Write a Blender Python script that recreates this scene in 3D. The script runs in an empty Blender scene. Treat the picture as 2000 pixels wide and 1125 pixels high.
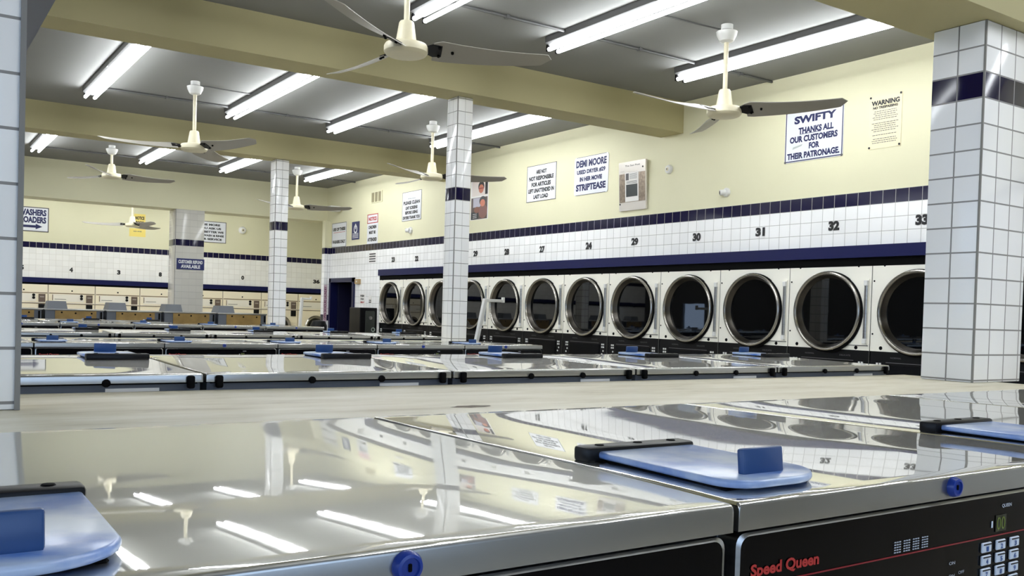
import bpy, bmesh, math, random
from math import sin, cos, pi, radians, sqrt
from mathutils import Vector, Matrix

sc = bpy.context.scene
C = sc.collection
random.seed(7)
CZ = 1.13                      # eye height above the floor

# ------------------------------------------------------------------ camera
FPX, PPX, PPY = 1797.16, 1000.0, 650.0          # focal length and principal point, pixels of the 2000x1125 frame
YAW, PITCH, ROLL = radians(34.10461987), radians(-1.24062334), radians(1.70644391)
fw = Vector((sin(YAW)*cos(PITCH), cos(YAW)*cos(PITCH), sin(PITCH)))
r0 = Vector((cos(YAW), -sin(YAW), 0.0)); u0 = r0.cross(fw)
RT = cos(ROLL)*r0 + sin(ROLL)*u0
UP = -sin(ROLL)*r0 + cos(ROLL)*u0
cd = bpy.data.cameras.new('camera')
cam = bpy.data.objects.new('camera', cd); C.objects.link(cam)
m3 = Matrix((RT, UP, -fw)).transposed()
cam.matrix_world = Matrix.Translation((0, 0, CZ)) @ m3.to_4x4()
cd.sensor_width = 36.0; cd.lens = FPX*36/2000; cd.shift_y = (PPY-562.5)/2000
cd.clip_start = .02; cd.clip_end = 200
sc.camera = cam

# ------------------------------------------------------------------ world and exposure
w = bpy.data.worlds.new('daylight'); sc.world = w; w.use_nodes = True
bg = w.node_tree.nodes['Background']
bg.inputs[0].default_value = (.52, .70, 1.0, 1); bg.inputs[1].default_value = 3.0
sc.view_settings.view_transform = 'Standard'; sc.view_settings.look = 'None'
sc.view_settings.gamma = 1.0; sc.view_settings.use_curve_mapping = False
sc.view_settings.exposure = 0.12
TUBE = 30.0                     # fluorescent tube emission

# ------------------------------------------------------------------ where a pixel meets a plane of the room
def _ray(px, py):
    return RT*((px-PPX)/FPX) + UP*(-(py-PPY)/FPX) + fw
def onx(px, py, X):
    d = _ray(px, py); return Vector((0, 0, CZ)) + d*(X/d.x)
def ony(px, py, Y):
    d = _ray(px, py); return Vector((0, 0, CZ)) + d*(Y/d.y)

# ------------------------------------------------------------------ materials
def s2l(c):
    return tuple(((x/255)/12.92 if x/255 <= .04045 else ((x/255+.055)/1.055)**2.4) for x in c)
MATS = {}
def mat(name, rgb, rough=.5, metal=0.0, emit=0.0, coat=0.0, spec=None, noise=None, lin=False):
    if name in MATS: return MATS[name]
    m = bpy.data.materials.new(name); m.use_nodes = True; MATS[name] = m
    nt = m.node_tree; b = nt.nodes['Principled BSDF']
    col = rgb if lin else s2l(rgb)
    b.inputs['Base Color'].default_value = (*col, 1)
    b.inputs['Roughness'].default_value = rough; b.inputs['Metallic'].default_value = metal
    if coat: b.inputs['Coat Weight'].default_value = coat; b.inputs['Coat Roughness'].default_value = .05
    if spec is not None: b.inputs['Specular IOR Level'].default_value = spec
    if emit:
        b.inputs['Emission Color'].default_value = (*col, 1); b.inputs['Emission Strength'].default_value = emit
    if noise:
        sc_, lo, hi = noise[:3]; stretch = noise[3] if len(noise) > 3 else (1, 1, 1)
        g = nt.nodes.new('ShaderNodeNewGeometry'); mp = nt.nodes.new('ShaderNodeMapping'); mp.inputs['Scale'].default_value = stretch
        n = nt.nodes.new('ShaderNodeTexNoise'); n.inputs['Scale'].default_value = sc_; n.inputs['Detail'].default_value = 5
        r = nt.nodes.new('ShaderNodeMapRange'); r.inputs['From Min'].default_value = .3; r.inputs['From Max'].default_value = .7
        r.inputs['To Min'].default_value = lo; r.inputs['To Max'].default_value = hi
        mx = nt.nodes.new('ShaderNodeVectorMath'); mx.operation = 'SCALE'; mx.inputs[0].default_value = col
        nt.links.new(g.outputs['Position'], mp.inputs[0]); nt.links.new(mp.outputs[0], n.inputs['Vector'])
        nt.links.new(n.outputs[0], r.inputs[0]); nt.links.new(r.outputs[0], mx.inputs['Scale'])
        nt.links.new(mx.outputs[0], b.inputs['Base Color'])
    return m

def steel(name, col, rough, rvar, wave, haze=.2):
    m = bpy.data.materials.new(name); m.use_nodes = True; MATS[name] = m
    nt = m.node_tree; b = nt.nodes['Principled BSDF']; L = nt.links.new
    b.inputs['Metallic'].default_value = 1; b.inputs['Base Color'].default_value = (*s2l(col), 1)
    g = nt.nodes.new('ShaderNodeNewGeometry')
    mp = nt.nodes.new('ShaderNodeMapping'); mp.inputs['Scale'].default_value = (3, 60, 60)     # brushing along the row
    n = nt.nodes.new('ShaderNodeTexNoise'); n.inputs['Scale'].default_value = 1.0; n.inputs['Detail'].default_value = 4
    L(g.outputs['Position'], mp.inputs[0]); L(mp.outputs[0], n.inputs['Vector'])
    n2 = nt.nodes.new('ShaderNodeTexNoise'); n2.inputs['Scale'].default_value = 5.0; n2.inputs['Detail'].default_value = 5
    L(g.outputs['Position'], n2.inputs['Vector'])
    ad = nt.nodes.new('ShaderNodeMath'); ad.operation = 'ADD'; L(n.outputs[0], ad.inputs[0]); L(n2.outputs[0], ad.inputs[1])
    r = nt.nodes.new('ShaderNodeMapRange'); r.inputs['From Min'].default_value = .7; r.inputs['From Max'].default_value = 1.35
    r.inputs['To Min'].default_value = max(.01, rough-rvar); r.inputs['To Max'].default_value = rough+rvar
    L(ad.outputs[0], r.inputs[0]); L(r.outputs[0], b.inputs['Roughness'])
    n3 = nt.nodes.new('ShaderNodeTexNoise'); n3.inputs['Scale'].default_value = 2.6; n3.inputs['Detail'].default_value = 1
    L(g.outputs['Position'], n3.inputs['Vector'])
    bp = nt.nodes.new('ShaderNodeBump'); bp.inputs['Strength'].default_value = 1; bp.inputs['Distance'].default_value = wave
    L(n3.outputs[0], bp.inputs['Height']); L(bp.outputs[0], b.inputs['Normal'])
    b2 = nt.nodes.new('ShaderNodeBsdfPrincipled'); b2.inputs['Metallic'].default_value = 1; b2.inputs['Base Color'].default_value = (*s2l(col), 1); b2.inputs['Roughness'].default_value = .42
    mx = nt.nodes.new('ShaderNodeMixShader'); mx.inputs[0].default_value = haze
    L(b.outputs[0], mx.inputs[1]); L(b2.outputs[0], mx.inputs[2]); L(mx.outputs[0], nt.nodes['Material Output'].inputs[0])
    return m

def tile(name, white, navy, grout, tu, tv, ux, uy, v0, bands, lower=None, g=.0035, rough=.12, thin=1.0):
    """square glazed tiles; bands = list of (z0, z1) laid in navy tile."""
    m = bpy.data.materials.new(name); m.use_nodes = True; MATS[name] = m
    nt = m.node_tree; b = nt.nodes['Principled BSDF']; L = nt.links.new
    def N(t, op=None, *ins):
        n = nt.nodes.new(t)
        if op: n.operation = op
        for i, x in enumerate(ins):
            if isinstance(x, (int, float)): n.inputs[i].default_value = x
            elif x is not None: L(x, n.inputs[i])
        return n.outputs[0]
    M = lambda op, *i: N('ShaderNodeMath', op, *i)
    ge = nt.nodes.new('ShaderNodeNewGeometry')
    sp = nt.nodes.new('ShaderNodeSeparateXYZ'); L(ge.outputs['Position'], sp.inputs[0])
    sn = nt.nodes.new('ShaderNodeSeparateXYZ'); L(ge.outputs['True Normal'], sn.inputs[0])
    isy = M('GREATER_THAN', M('ABSOLUTE', sn.outputs[1]), .5)
    u = M('ADD', M('MULTIPLY', isy, M('SUBTRACT', sp.outputs[0], ux)), M('MULTIPLY', M('SUBTRACT', 1.0, isy), M('SUBTRACT', sp.outputs[1], uy)))
    su = M('DIVIDE', u, tu); sv = M('DIVIDE', M('SUBTRACT', sp.outputs[2], v0), tv)
    du = M('SUBTRACT', .5, M('ABSOLUTE', M('SUBTRACT', M('FRACT', su), .5)))
    dv = M('SUBTRACT', .5, M('ABSOLUTE', M('SUBTRACT', M('FRACT', sv), .5)))
    d = M('MINIMUM', M('MULTIPLY', du, tu*thin), M('MULTIPLY', dv, tv))
    gm = M('LESS_THAN', d, g/2)
    wn = nt.nodes.new('ShaderNodeTexWhiteNoise'); wn.noise_dimensions = '2D'
    cv = nt.nodes.new('ShaderNodeCombineXYZ'); L(M('FLOOR', su), cv.inputs[0]); L(M('FLOOR', sv), cv.inputs[1]); L(cv.outputs[0], wn.inputs['Vector'])
    var = M('ADD', .95, M('MULTIPLY', wn.outputs[0], .07))
    wc = nt.nodes.new('ShaderNodeVectorMath'); wc.operation = 'SCALE'; wc.inputs[0].default_value = s2l(white); L(var, wc.inputs['Scale'])
    bm_ = None
    for z0, z1 in bands:
        q = M('MULTIPLY', M('GREATER_THAN', sp.outputs[2], z0), M('LESS_THAN', sp.outputs[2], z1))
        bm_ = q if bm_ is None else M('MAXIMUM', bm_, q)
    def mix(f, a, bcol):
        x = nt.nodes.new('ShaderNodeMix'); x.data_type = 'RGBA'
        L(f, x.inputs[0])
        if isinstance(a, tuple): x.inputs[6].default_value = (*s2l(a), 1)
        else: L(a, x.inputs[6])
        if isinstance(bcol, tuple): x.inputs[7].default_value = (*s2l(bcol), 1)
        else: L(bcol, x.inputs[7])
        return x.outputs[2]
    col = wc.outputs[0]
    if bm_ is not None: col = mix(bm_, col, navy)
    col = mix(gm, col, grout)
    L(col, b.inputs['Base Color']); b.inputs['Specular IOR Level'].default_value = .35
    L(M('ADD', rough, M('MULTIPLY', gm, .6)), b.inputs['Roughness'])
    bp = nt.nodes.new('ShaderNodeBump'); bp.inputs['Strength'].default_value = .4; bp.inputs['Distance'].default_value = .002
    L(M('MINIMUM', d, g), bp.inputs['Height']); L(bp.outputs[0], b.inputs['Normal'])
    return m

CREAM_DIM = mat('cream_paint_dimmed', (176, 168, 126), .65, noise=(1.2, .96, 1.04))  # wall cream with the beams' dimmer light put into the colour
CREAM = mat('cream_paint', (228, 224, 190), .6, noise=(1.2, .97, 1.03))
CEIL = mat('ceiling_paint', (132, 132, 129), .8, noise=(.8, .96, 1.04))
NAVYP = mat('navy_paint', (14, 20, 74), .4, spec=.25)
NAVYD = mat('navy_gloss', (16, 20, 62), .35, spec=.3)
BLACK = mat('black_plastic', (9, 9, 12), .4, spec=.25)
BLKGAP = mat('black_rubber', (6, 6, 7), .7, spec=.1)
FLOORM = mat('floor_vinyl', (196, 188, 170), .4, noise=(6, .9, 1.1))
STEEL = steel('steel_polished', (224, 223, 219), .024, .01, .00045, .2)
STEELW = steel('steel_worn', (226, 225, 220), .02, .009, .0002, .34)
STEELD = mat('steel_brushed', (176, 176, 174), .3, 1.0, noise=(1, .85, 1.1, (4, 4, 120)))
CHROME = mat('steel_rim', (168, 164, 156), .25, 1.0)
ENAMEL = mat('cream_enamel', (252, 249, 236), .28)
ENAMEL2 = mat('warm_enamel', (254, 243, 216), .3)
GREYBODY = mat('grey_cabinet', (92, 98, 108), .45)
BLUE = mat('blue_plastic', (36, 92, 190), .32, noise=(9, .85, 1.2))
BLUEH = mat('blue_handle', (40, 75, 126), .35)
BLUELOCK = mat('blue_lock', (34, 62, 150), .3)
GLASSB = mat('black_glass', (4, 5, 7), .02, spec=.5)
PANELB = mat('panel_black', (3, 3, 6), .12, spec=.12)
DRUM = mat('drum_dark', (14, 14, 16), .35)
WHITE = mat('white_enamel', (232, 232, 228), .35)
FANW = mat('fan_cream', (228, 220, 190), .4)
FANBL = mat('fan_blade_grey', (158, 154, 144), .4)
FIXT = mat('fixture_enamel', (92, 92, 91), .45)
TUBEM = mat('fluorescent_tube', (247, 251, 255), .4, emit=TUBE)
SIGNW = mat('sign_white', (232, 234, 238), .3)
INK = mat('sign_ink_navy', (24, 30, 84), .5)
INKB = mat('sign_ink_black', (24, 23, 26), .5)
INKR = mat('sign_ink_red', (190, 44, 40), .5)
INKG = mat('sign_ink_grey', (92, 90, 92), .5)
PAPERY = mat('paper_yellow', (245, 222, 120), .6)
PAPERC = mat('paper_cream', (240, 230, 192), .5)
PAPERW = mat('paper_white', (236, 234, 230), .6)
GREYS = mat('soffit_grey', (112, 116, 130), .6)
def plywood():
    m = mat('counter_laminate', (214, 203, 172), .42); nt = m.node_tree; b = nt.nodes['Principled BSDF']; L = nt.links.new
    g = nt.nodes.new('ShaderNodeNewGeometry'); mp = nt.nodes.new('ShaderNodeMapping'); mp.inputs['Scale'].default_value = (1.6, 7, 1)
    n = nt.nodes.new('ShaderNodeTexNoise'); n.inputs['Scale'].default_value = 1.6; n.inputs['Detail'].default_value = 8; n.inputs['Roughness'].default_value = .65
    L(g.outputs['Position'], mp.inputs[0]); L(mp.outputs[0], n.inputs['Vector'])
    cr = nt.nodes.new('ShaderNodeValToRGB'); L(n.outputs[0], cr.inputs[0])
    e = cr.color_ramp.elements
    e[0].position = .25; e[0].color = (*s2l((180, 166, 132)), 1); e[1].position = .64; e[1].color = (*s2l((240, 233, 212)), 1)
    x = e.new(.42); x.color = (*s2l((222, 213, 186)), 1)
    L(cr.outputs[0], b.inputs['Base Color']); return m
PLY = plywood()
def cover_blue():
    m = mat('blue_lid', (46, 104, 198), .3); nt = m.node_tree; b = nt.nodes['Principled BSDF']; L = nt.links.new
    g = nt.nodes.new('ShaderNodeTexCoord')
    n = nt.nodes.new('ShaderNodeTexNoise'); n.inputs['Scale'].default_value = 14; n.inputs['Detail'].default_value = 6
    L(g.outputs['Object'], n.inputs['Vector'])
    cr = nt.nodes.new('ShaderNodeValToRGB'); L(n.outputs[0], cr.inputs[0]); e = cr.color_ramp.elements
    e[0].position = .36; e[0].color = (*s2l((74, 124, 206)), 1); e[1].position = .62; e[1].color = (*s2l((186, 204, 232)), 1)  # pale patches: frosted wear plus whitish reflection put into the colour
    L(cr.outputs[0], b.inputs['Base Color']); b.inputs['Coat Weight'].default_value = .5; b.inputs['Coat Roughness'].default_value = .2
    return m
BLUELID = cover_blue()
def pane_mat():
    m = bpy.data.materials.new('window_glass'); m.use_nodes = True; nt = m.node_tree; nt.nodes.clear(); L = nt.links.new
    o = nt.nodes.new('ShaderNodeOutputMaterial'); mx = nt.nodes.new('ShaderNodeMixShader'); t = nt.nodes.new('ShaderNodeBsdfTransparent')
    gl = nt.nodes.new('ShaderNodeBsdfGlossy'); gl.inputs['Roughness'].default_value = .0
    mx.inputs[0].default_value = .05; L(t.outputs[0], mx.inputs[1]); L(gl.outputs[0], mx.inputs[2]); L(mx.outputs[0], o.inputs[0]); return m
PANE = pane_mat()
BAND = [(CZ+.925, CZ+1.03)]
TW = (255, 255, 254); TN = (14, 10, 52); TG = (150, 148, 146)
TILE_R = tile('tile_dryer_wall', TW, TN, (176, 174, 170), .1095, .105, 0, .03, CZ+.925, BAND, g=.004)
TILE_B = tile('tile_back_wall', (255, 254, 250), TN, (222, 219, 212), .1095, .105, 0, .03, CZ+.925, BAND, g=.004)
TILE_P0 = tile('tile_pillar', TW, TN, TG, .1085, .0985, 3.44, 1.925, CZ+.876, [(CZ+.876, CZ+.9745)], g=.006)
TILE_PL = tile('tile_pillar_b', TW, TN, TG, .1085, .1049, .205, 2.0, CZ+.0085, [(CZ+.95, CZ+1.055)], g=.006)
TILE_P1 = tile('tile_pillar_c', TW, TN, TG, .073, .105, 3.875, 6.62, CZ+.925, BAND, g=.005, thin=2.4)
TILE_P2 = tile('tile_pillar_d', TW, TN, TG, .082, .105, 3.866, 10.92, CZ+.922, [(CZ+.922, CZ+1.027)], g=.006, thin=2.0)
TILE_P3 = tile('tile_pillar_e', (214, 211, 202), TN, (188, 185, 178), .113, .105, 3.76, 15.2, CZ+.917, [(CZ+.917, CZ+1.022)], g=.006, thin=3.0)
TILE_PI = tile('tile_pilaster', TW, TN, (176, 174, 170), .1095, .105, 6.17, .03, CZ+.925, [(CZ+.925, CZ+1.03), (CZ-.23, CZ-.125)], g=.004)

# ------------------------------------------------------------------ mesh builder
class MB:
    def __init__(s): s.v = []; s.f = []; s.m = []; s.mats = []
    def mi(s, m):
        if m not in s.mats: s.mats.append(m)
        return s.mats.index(m)
    def add(s, vs, fs, m, T=None):
        b = len(s.v); k = s.mi(m)
        for p in vs:
            p = Vector(p); s.v.append(tuple(T @ p) if T is not None else tuple(p))
        for f in fs: s.f.append([b+i for i in f]); s.m.append(k)
        return s
    def box(s, lo, hi, m, T=None):
        x0, y0, z0 = lo; x1, y1, z1 = hi
        return s.add([(x0,y0,z0),(x1,y0,z0),(x1,y1,z0),(x0,y1,z0),(x0,y0,z1),(x1,y0,z1),(x1,y1,z1),(x0,y1,z1)],
              [(0,3,2,1),(4,5,6,7),(0,1,5,4),(1,2,6,5),(2,3,7,6),(3,0,4,7)], m, T)
    def rbox(s, lo, hi, r, m, seg=2, T=None):
        bm = bmesh.new(); bmesh.ops.create_cube(bm, size=1)
        c = [(a+b)/2 for a, b in zip(lo, hi)]; d = [b-a for a, b in zip(lo, hi)]
        for v in bm.verts: v.co = Vector([c[i]+v.co[i]*d[i] for i in range(3)])
        bmesh.ops.bevel(bm, geom=list(bm.edges), offset=r, segments=seg, profile=.5, affect='EDGES')
        bm.verts.index_update()
        s.add([v.co.copy() for v in bm.verts], [[v.index for v in f.verts] for f in bm.faces], m, T); bm.free(); return s
    def prism(s, pts, a, b, m, axis='z', T=None):
        """outline pts (2D, counter-clockwise) extruded from a to b along an axis; 'y': pts are (x,z)"""
        n = len(pts)
        def P(p, h):
            return (p[0], p[1], h) if axis == 'z' else ((p[0], h, p[1]) if axis == 'y' else (h, p[0], p[1]))
        vs = [P(p, a) for p in pts]+[P(p, b) for p in pts]
        fs = [list(range(n))[::-1], list(range(n, 2*n))]+[(i, (i+1) % n, n+(i+1) % n, n+i) for i in range(n)]
        if axis == 'y': fs = [list(f)[::-1] for f in fs]
        return s.add(vs, fs, m, T)
    def lathe(s, prof, m, seg=32, T=None, caps=True):
        """prof: (r, h) revolved about local z"""
        vs = []; fs = []; n = len(prof)
        for r, h in prof:
            for k in range(seg):
                a = 2*pi*k/seg; vs.append((r*cos(a), r*sin(a), h))
        for i in range(n-1):
            for k in range(seg):
                k2 = (k+1) % seg; fs.append((i*seg+k, i*seg+k2, (i+1)*seg+k2, (i+1)*seg+k))
        if caps:
            if prof[0][0] > 1e-6: fs.append(list(range(seg))[::-1])
            if prof[-1][0] > 1e-6: fs.append(list(range((n-1)*seg, n*seg)))
        return s.add(vs, fs, m, T)
    def tube(s, pts, r, m, seg=10, T=None):
        pts = [Vector(p) for p in pts]; vs = []; fs = []
        for i, p in enumerate(pts):
            d = (pts[min(i+1, len(pts)-1)]-pts[max(i-1, 0)]).normalized()
            a = d.cross(Vector((0, 0, 1)) if abs(d.z) < .9 else Vector((1, 0, 0))).normalized(); b = d.cross(a)
            for k in range(seg): t = 2*pi*k/seg; vs.append(p+a*(r*cos(t))+b*(r*sin(t)))
        for i in range(len(pts)-1):
            for k in range(seg): k2 = (k+1) % seg; fs.append((i*seg+k, i*seg+k2, (i+1)*seg+k2, (i+1)*seg+k))
        fs.append(list(range(seg))); fs.append(list(range((len(pts)-1)*seg, len(pts)*seg))[::-1])
        return s.add(vs, fs, m, T)
    def build(s, name, parent=None, smooth=35, loc=None, rz=0):
        me = bpy.data.meshes.new(name); me.from_pydata(s.v, [], s.f)
        for m in s.mats: me.materials.append(m)
        me.polygons.foreach_set('material_index', s.m)
        if smooth:
            me.polygons.foreach_set('use_smooth', [True]*len(s.f)); me.set_sharp_from_angle(angle=radians(smooth))
        me.update()
        o = bpy.data.objects.new(name, me); C.objects.link(o)
        if parent: o.parent = parent
        if loc is not None: o.location = loc
        o.rotation_euler.z = rz
        return o

FY = Matrix(((1,0,0,0),(0,0,-1,0),(0,1,0,0),(0,0,0,1)))     # local z of a lathe -> -y (a disc facing the viewer of a front)
def at(x, y, z, M=None):
    t = Matrix.Translation((x, y, z)); return t @ M if M is not None else t

TXT = {}
def text2d(s, weight=.02, space=1.0):
    k = (s, weight, space)
    if k not in TXT:
        cu = bpy.data.curves.new('t', 'FONT'); cu.body = s; cu.size = 1; cu.offset = weight; cu.resolution_u = 3; cu.space_character = space
        o = bpy.data.objects.new('t', cu); C.objects.link(o)
        dg = bpy.context.evaluated_depsgraph_get(); dg.update()
        me = bpy.data.meshes.new_from_object(o.evaluated_get(dg))
        vs = [(v.co.x, v.co.y) for v in me.vertices]; fs = [list(p.vertices) for p in me.polygons]
        bpy.data.objects.remove(o); bpy.data.curves.remove(cu); bpy.data.meshes.remove(me)
        x0 = min(v[0] for v in vs); x1 = max(v[0] for v in vs); y0 = min(v[1] for v in vs); y1 = max(v[1] for v in vs)
        TXT[k] = ([((v[0]-x0)/(x1-x0), (v[1]-y0)/(y1-y0)) for v in vs], fs)
    return TXT[k]
def letters(mb, s, xc, zc, wd, ht, m, y=-.001, weight=.02, shear=0, T=None):
    """flat lettering on a front that faces -y, fitted into wd x ht about (xc, zc)"""
    vs, fs = text2d(s, weight)
    mb.add([(xc+(p[0]-.5)*wd+shear*(p[1]-.5)*ht, y, zc+(p[1]-.5)*ht) for p in vs], fs, m, T)

def tag(o, label=None, cat=None, group=None, kind=None):
    if label: o['label'] = label
    if cat: o['category'] = cat
    if group: o['group'] = group
    if kind: o['kind'] = kind
    return o
def empty(name, loc, rz=0):
    o = bpy.data.objects.new(name, None); C.objects.link(o); o.location = loc; o.rotation_euler.z = rz
    o.empty_display_size = .1; return o
def copy_tree(o, parent=None):
    kids = [c for c in o.children]
    c = o.copy(); C.objects.link(c); c.parent = parent
    for k in kids: copy_tree(k, c)
    return c
def struct(mb, name, **k):
    o = mb.build(name, **k); o['kind'] = 'structure'; return o

# ================================================================== the room
XW, YB, ZC = 6.32, 18.7, CZ+2.08
XL, YF = -4.5, -3.4
b = MB(); b.box((XL-.2, YF-.2, -.12), (9.2, YB+.2, 0), FLOORM); struct(b, 'floor', smooth=0)
b = MB(); b.box((XL-.2, YF-.2, ZC), (9.2, YB+.2, ZC+.15), CEIL); struct(b, 'ceiling', smooth=0)
# wall with the dryers: cream above, tile below, openings for the dryers and the doorway
DY0, DY1 = 2.77, 13.05          # the run of dryers
DO0, DO1 = 13.96, 14.98         # doorway
zt, zb, zbk = CZ+.61, CZ+.515, CZ+.478
zbnd = CZ+1.03
b = MB()
b.box((XW, YF, zbnd), (XW+.12, 15.2, ZC), CREAM)
b.box((XW, DY0, zt-.1), (XW+.12, DY1, zbnd), TILE_R)
b.box((XW, YF, 0), (XW+.12, DY0, zbnd), TILE_R)
b.box((XW, DY1, 0), (XW+.12, DO0, zbnd), TILE_R)
b.box((XW, DO0, CZ+.5), (XW+.12, DO1, zbnd), TILE_R)
b.box((XW, DO1, 0), (XW+.12, 15.2, zbnd), TILE_R)
b.box((XW+.95, YF, 0), (XW+1.05, 15.2, ZC), mat('light_block_wall', (90, 88, 84), .8))  # wall added behind the dryers to block light
struct(b, 'wall_right', smooth=0)
b = MB(); b.box((XW-.035, DY0, zb), (XW-.001, DY1, zt), NAVYP); struct(b, 'trim_1', smooth=0)
b = MB(); b.box((XW-.001, DY0, zbk-.03), (XW+.02, DY1, zb), BLKGAP); struct(b, 'trim_2', smooth=0)
# passage behind the doorway
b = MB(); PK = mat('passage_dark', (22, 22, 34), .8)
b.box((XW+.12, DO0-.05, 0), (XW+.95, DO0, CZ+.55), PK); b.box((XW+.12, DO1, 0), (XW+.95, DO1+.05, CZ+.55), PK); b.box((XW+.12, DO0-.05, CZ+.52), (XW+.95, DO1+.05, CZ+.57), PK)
struct(b, 'wall_passage', smooth=0)
r = empty('door_1', (XW, DO0, 0)); r['kind'] = 'structure'
b = MB(); h = CZ+.5; wd = DO1-DO0
b.box((-.03, 0, 0), (.1, .07, h), NAVYD); b.box((-.03, wd-.07, 0), (.1, wd, h), NAVYD); b.box((-.03, 0, h-.07), (.1, wd, h), NAVYD); b.build('door_frame', r, smooth=0)
b = MB()
b.box((.42, .09, .02), (.46, .52, h-.09), mat('brown_door', (104, 52, 22), .5)); b.build('door_leaf', r, smooth=0)
b = MB(); b.box((.1, wd-.13, .0), (.75, wd-.08, h-.09), mat('navy_door', (12, 14, 48), .5)); b.build('door_panel', r, smooth=0)
# back wall of the annex
b = MB(); BW = CZ+.388
b.box((XL, YB, zbnd), (8.4, YB+.12, ZC), CREAM); b.box((XL, YB, 0), (8.4, YB+.12, zbnd), TILE_B); struct(b, 'wall_back', smooth=0)
b = MB(); b.box((XL, YB-.035, CZ+.298), (8.2, YB-.001, BW), NAVYP); struct(b, 'trim_3', smooth=0)
b = MB(); b.box((XL, YB-.02, CZ+.262), (8.2, YB-.001, CZ+.298), BLKGAP); struct(b, 'trim_4', smooth=0)
b = MB(); b.box((8.2, 15.3, 0), (8.35, YB, ZC), CREAM); b.box((XW+.12, 15.2, 0), (8.35, 15.3, ZC), CREAM); struct(b, 'wall_annex', smooth=0)
# pilaster at the end of the dryer wall
b = MB(); b.box((6.222, 15.04, 0), (XW+.12, 15.16, zbnd), TILE_PI); b.box((6.222, 15.04, zbnd), (XW+.12, 15.16, CZ+1.5), CREAM); struct(b, 'pillar_pilaster', smooth=0)
# beams
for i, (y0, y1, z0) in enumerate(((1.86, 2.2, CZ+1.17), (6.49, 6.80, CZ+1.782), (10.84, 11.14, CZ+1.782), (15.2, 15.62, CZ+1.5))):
    b = MB(); b.box((XL, y0, z0), (XW if i else 7.3, y1, ZC), CREAM_DIM if i < 3 else CREAM); struct(b, 'ceiling_beam', smooth=0)
b = MB(); b.box((-.7, 2.2, CZ+1.17), (.523, 6.49, ZC), GREYS); struct(b, 'ceiling_soffit', smooth=0)
# pillars
for (x0, x1, y0, y1, z0, z1, m) in ((3.44, 3.79, 1.925, 2.14, CZ-.2155, CZ+1.17, TILE_P0), (-.14, .205, 2.0, 2.2, CZ-.2155, CZ+1.17, TILE_PL), (3.875, 4.021, 6.62, 6.79, CZ-.2645, CZ+1.782, TILE_P1),
        (3.866, 4.03, 10.92, 11.11, CZ-.2645, CZ+1.782, TILE_P2), (3.76, 4.212, 15.2, 15.6, 0, CZ+1.5, TILE_P3)):
    b = MB(); b.rbox((x0, y0, z0), (x1, y1, z1-.001), .004, m, 2)
    b.box((x0-.001, y0-.001, z0), (x0+.006, y0+.006, z1-.002), mat('grout_edge', (140, 138, 134), .7))
    if x0 < 0: b.box((x1-.004, y0-.003, z0), (x1+.006, y0+.01, z1-.002), MATS['grout_edge'])
    struct(b, 'pillar')
# side and street walls with windows, never square to the picture but lighting it and mirrored in steel and glass
WALLD = mat('side_wall_paint', (150, 146, 134), .7)
def wall_with_windows(name, axis, pos, a0, a1, wins, WALLD=WALLD):
    b = MB(); t = .14
    def bx(u0, u1, z0, z1):
        if u1-u0 < 1e-4 or z1-z0 < 1e-4: return
        if axis == 'x': b.box((pos-t, u0, z0), (pos, u1, z1), WALLD)
        else: b.box((u0, pos-t, z0), (u1, pos, z1), WALLD)
    u = a0
    for (w0, w1, z0, z1) in wins:
        bx(u, w0, 0, ZC); bx(w0, w1, 0, z0); bx(w0, w1, z1, ZC); u = w1
    bx(u, a1, 0, ZC); struct(b, name, smooth=0)
WN = 1
def window(axis, pos, w0, w1, z0, z1, nu, nv):
    global WN
    b = MB(); f = MB(); t = .05; FR = mat('aluminium_frame', (120, 122, 126), .4, .6)
    def q(mb, u0, u1, a, c, d0, d1, m):
        if axis == 'x': mb.box((pos-.09+d0, u0, a), (pos-.09+d1, u1, c), m)
        else: mb.box((u0, pos-.09+d0, a), (u1, pos-.09+d1, c), m)
    for i in range(nu+1): x = w0+(w1-w0)*i/nu; q(f, max(w0, x-.03), min(w1, x+.03), z0, z1, 0, .06, FR)
    for i in range(nv+1): z = z0+(z1-z0)*i/nv; q(f, w0, w1, max(z0, z-.03), min(z1, z+.03), 0, .06, FR)
    q(b, w0, w1, z0, z1, .025, .031, PANE)
    o = struct(f, 'window_%d' % WN, smooth=0); p = b.build('pane', o, smooth=0); WN += 1
LW = [(-2.8, 1.4, .3, 2.7), (1.6, 5.6, .3, 2.7), (16.45, 17.55, .5, 1.56)]
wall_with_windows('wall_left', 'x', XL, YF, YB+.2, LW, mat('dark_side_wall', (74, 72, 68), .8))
for w0, w1, z0, z1 in LW: window('x', XL, w0, w1, z0, z1, 1, 1)
FWN = [(-4.2, -2.7, .5, 2.6), (-1.3, 2.4, .5, 2.6)]
wall_with_windows('wall_front', 'y', YF, XL, 9.2, FWN)
for w0, w1, z0, z1 in FWN: window('y', YF, w0, w1, z0, z1, 3, 1)
b = MB(); b.box((-40, -40, -.3), (40, YF-.3, -.14), mat('asphalt', (110, 112, 116), .9)); b.box((-40, YF-.3, -.3), (XL-.3, 60, -.14), MATS['asphalt']); struct(b, 'ground_outside', smooth=0)

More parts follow.
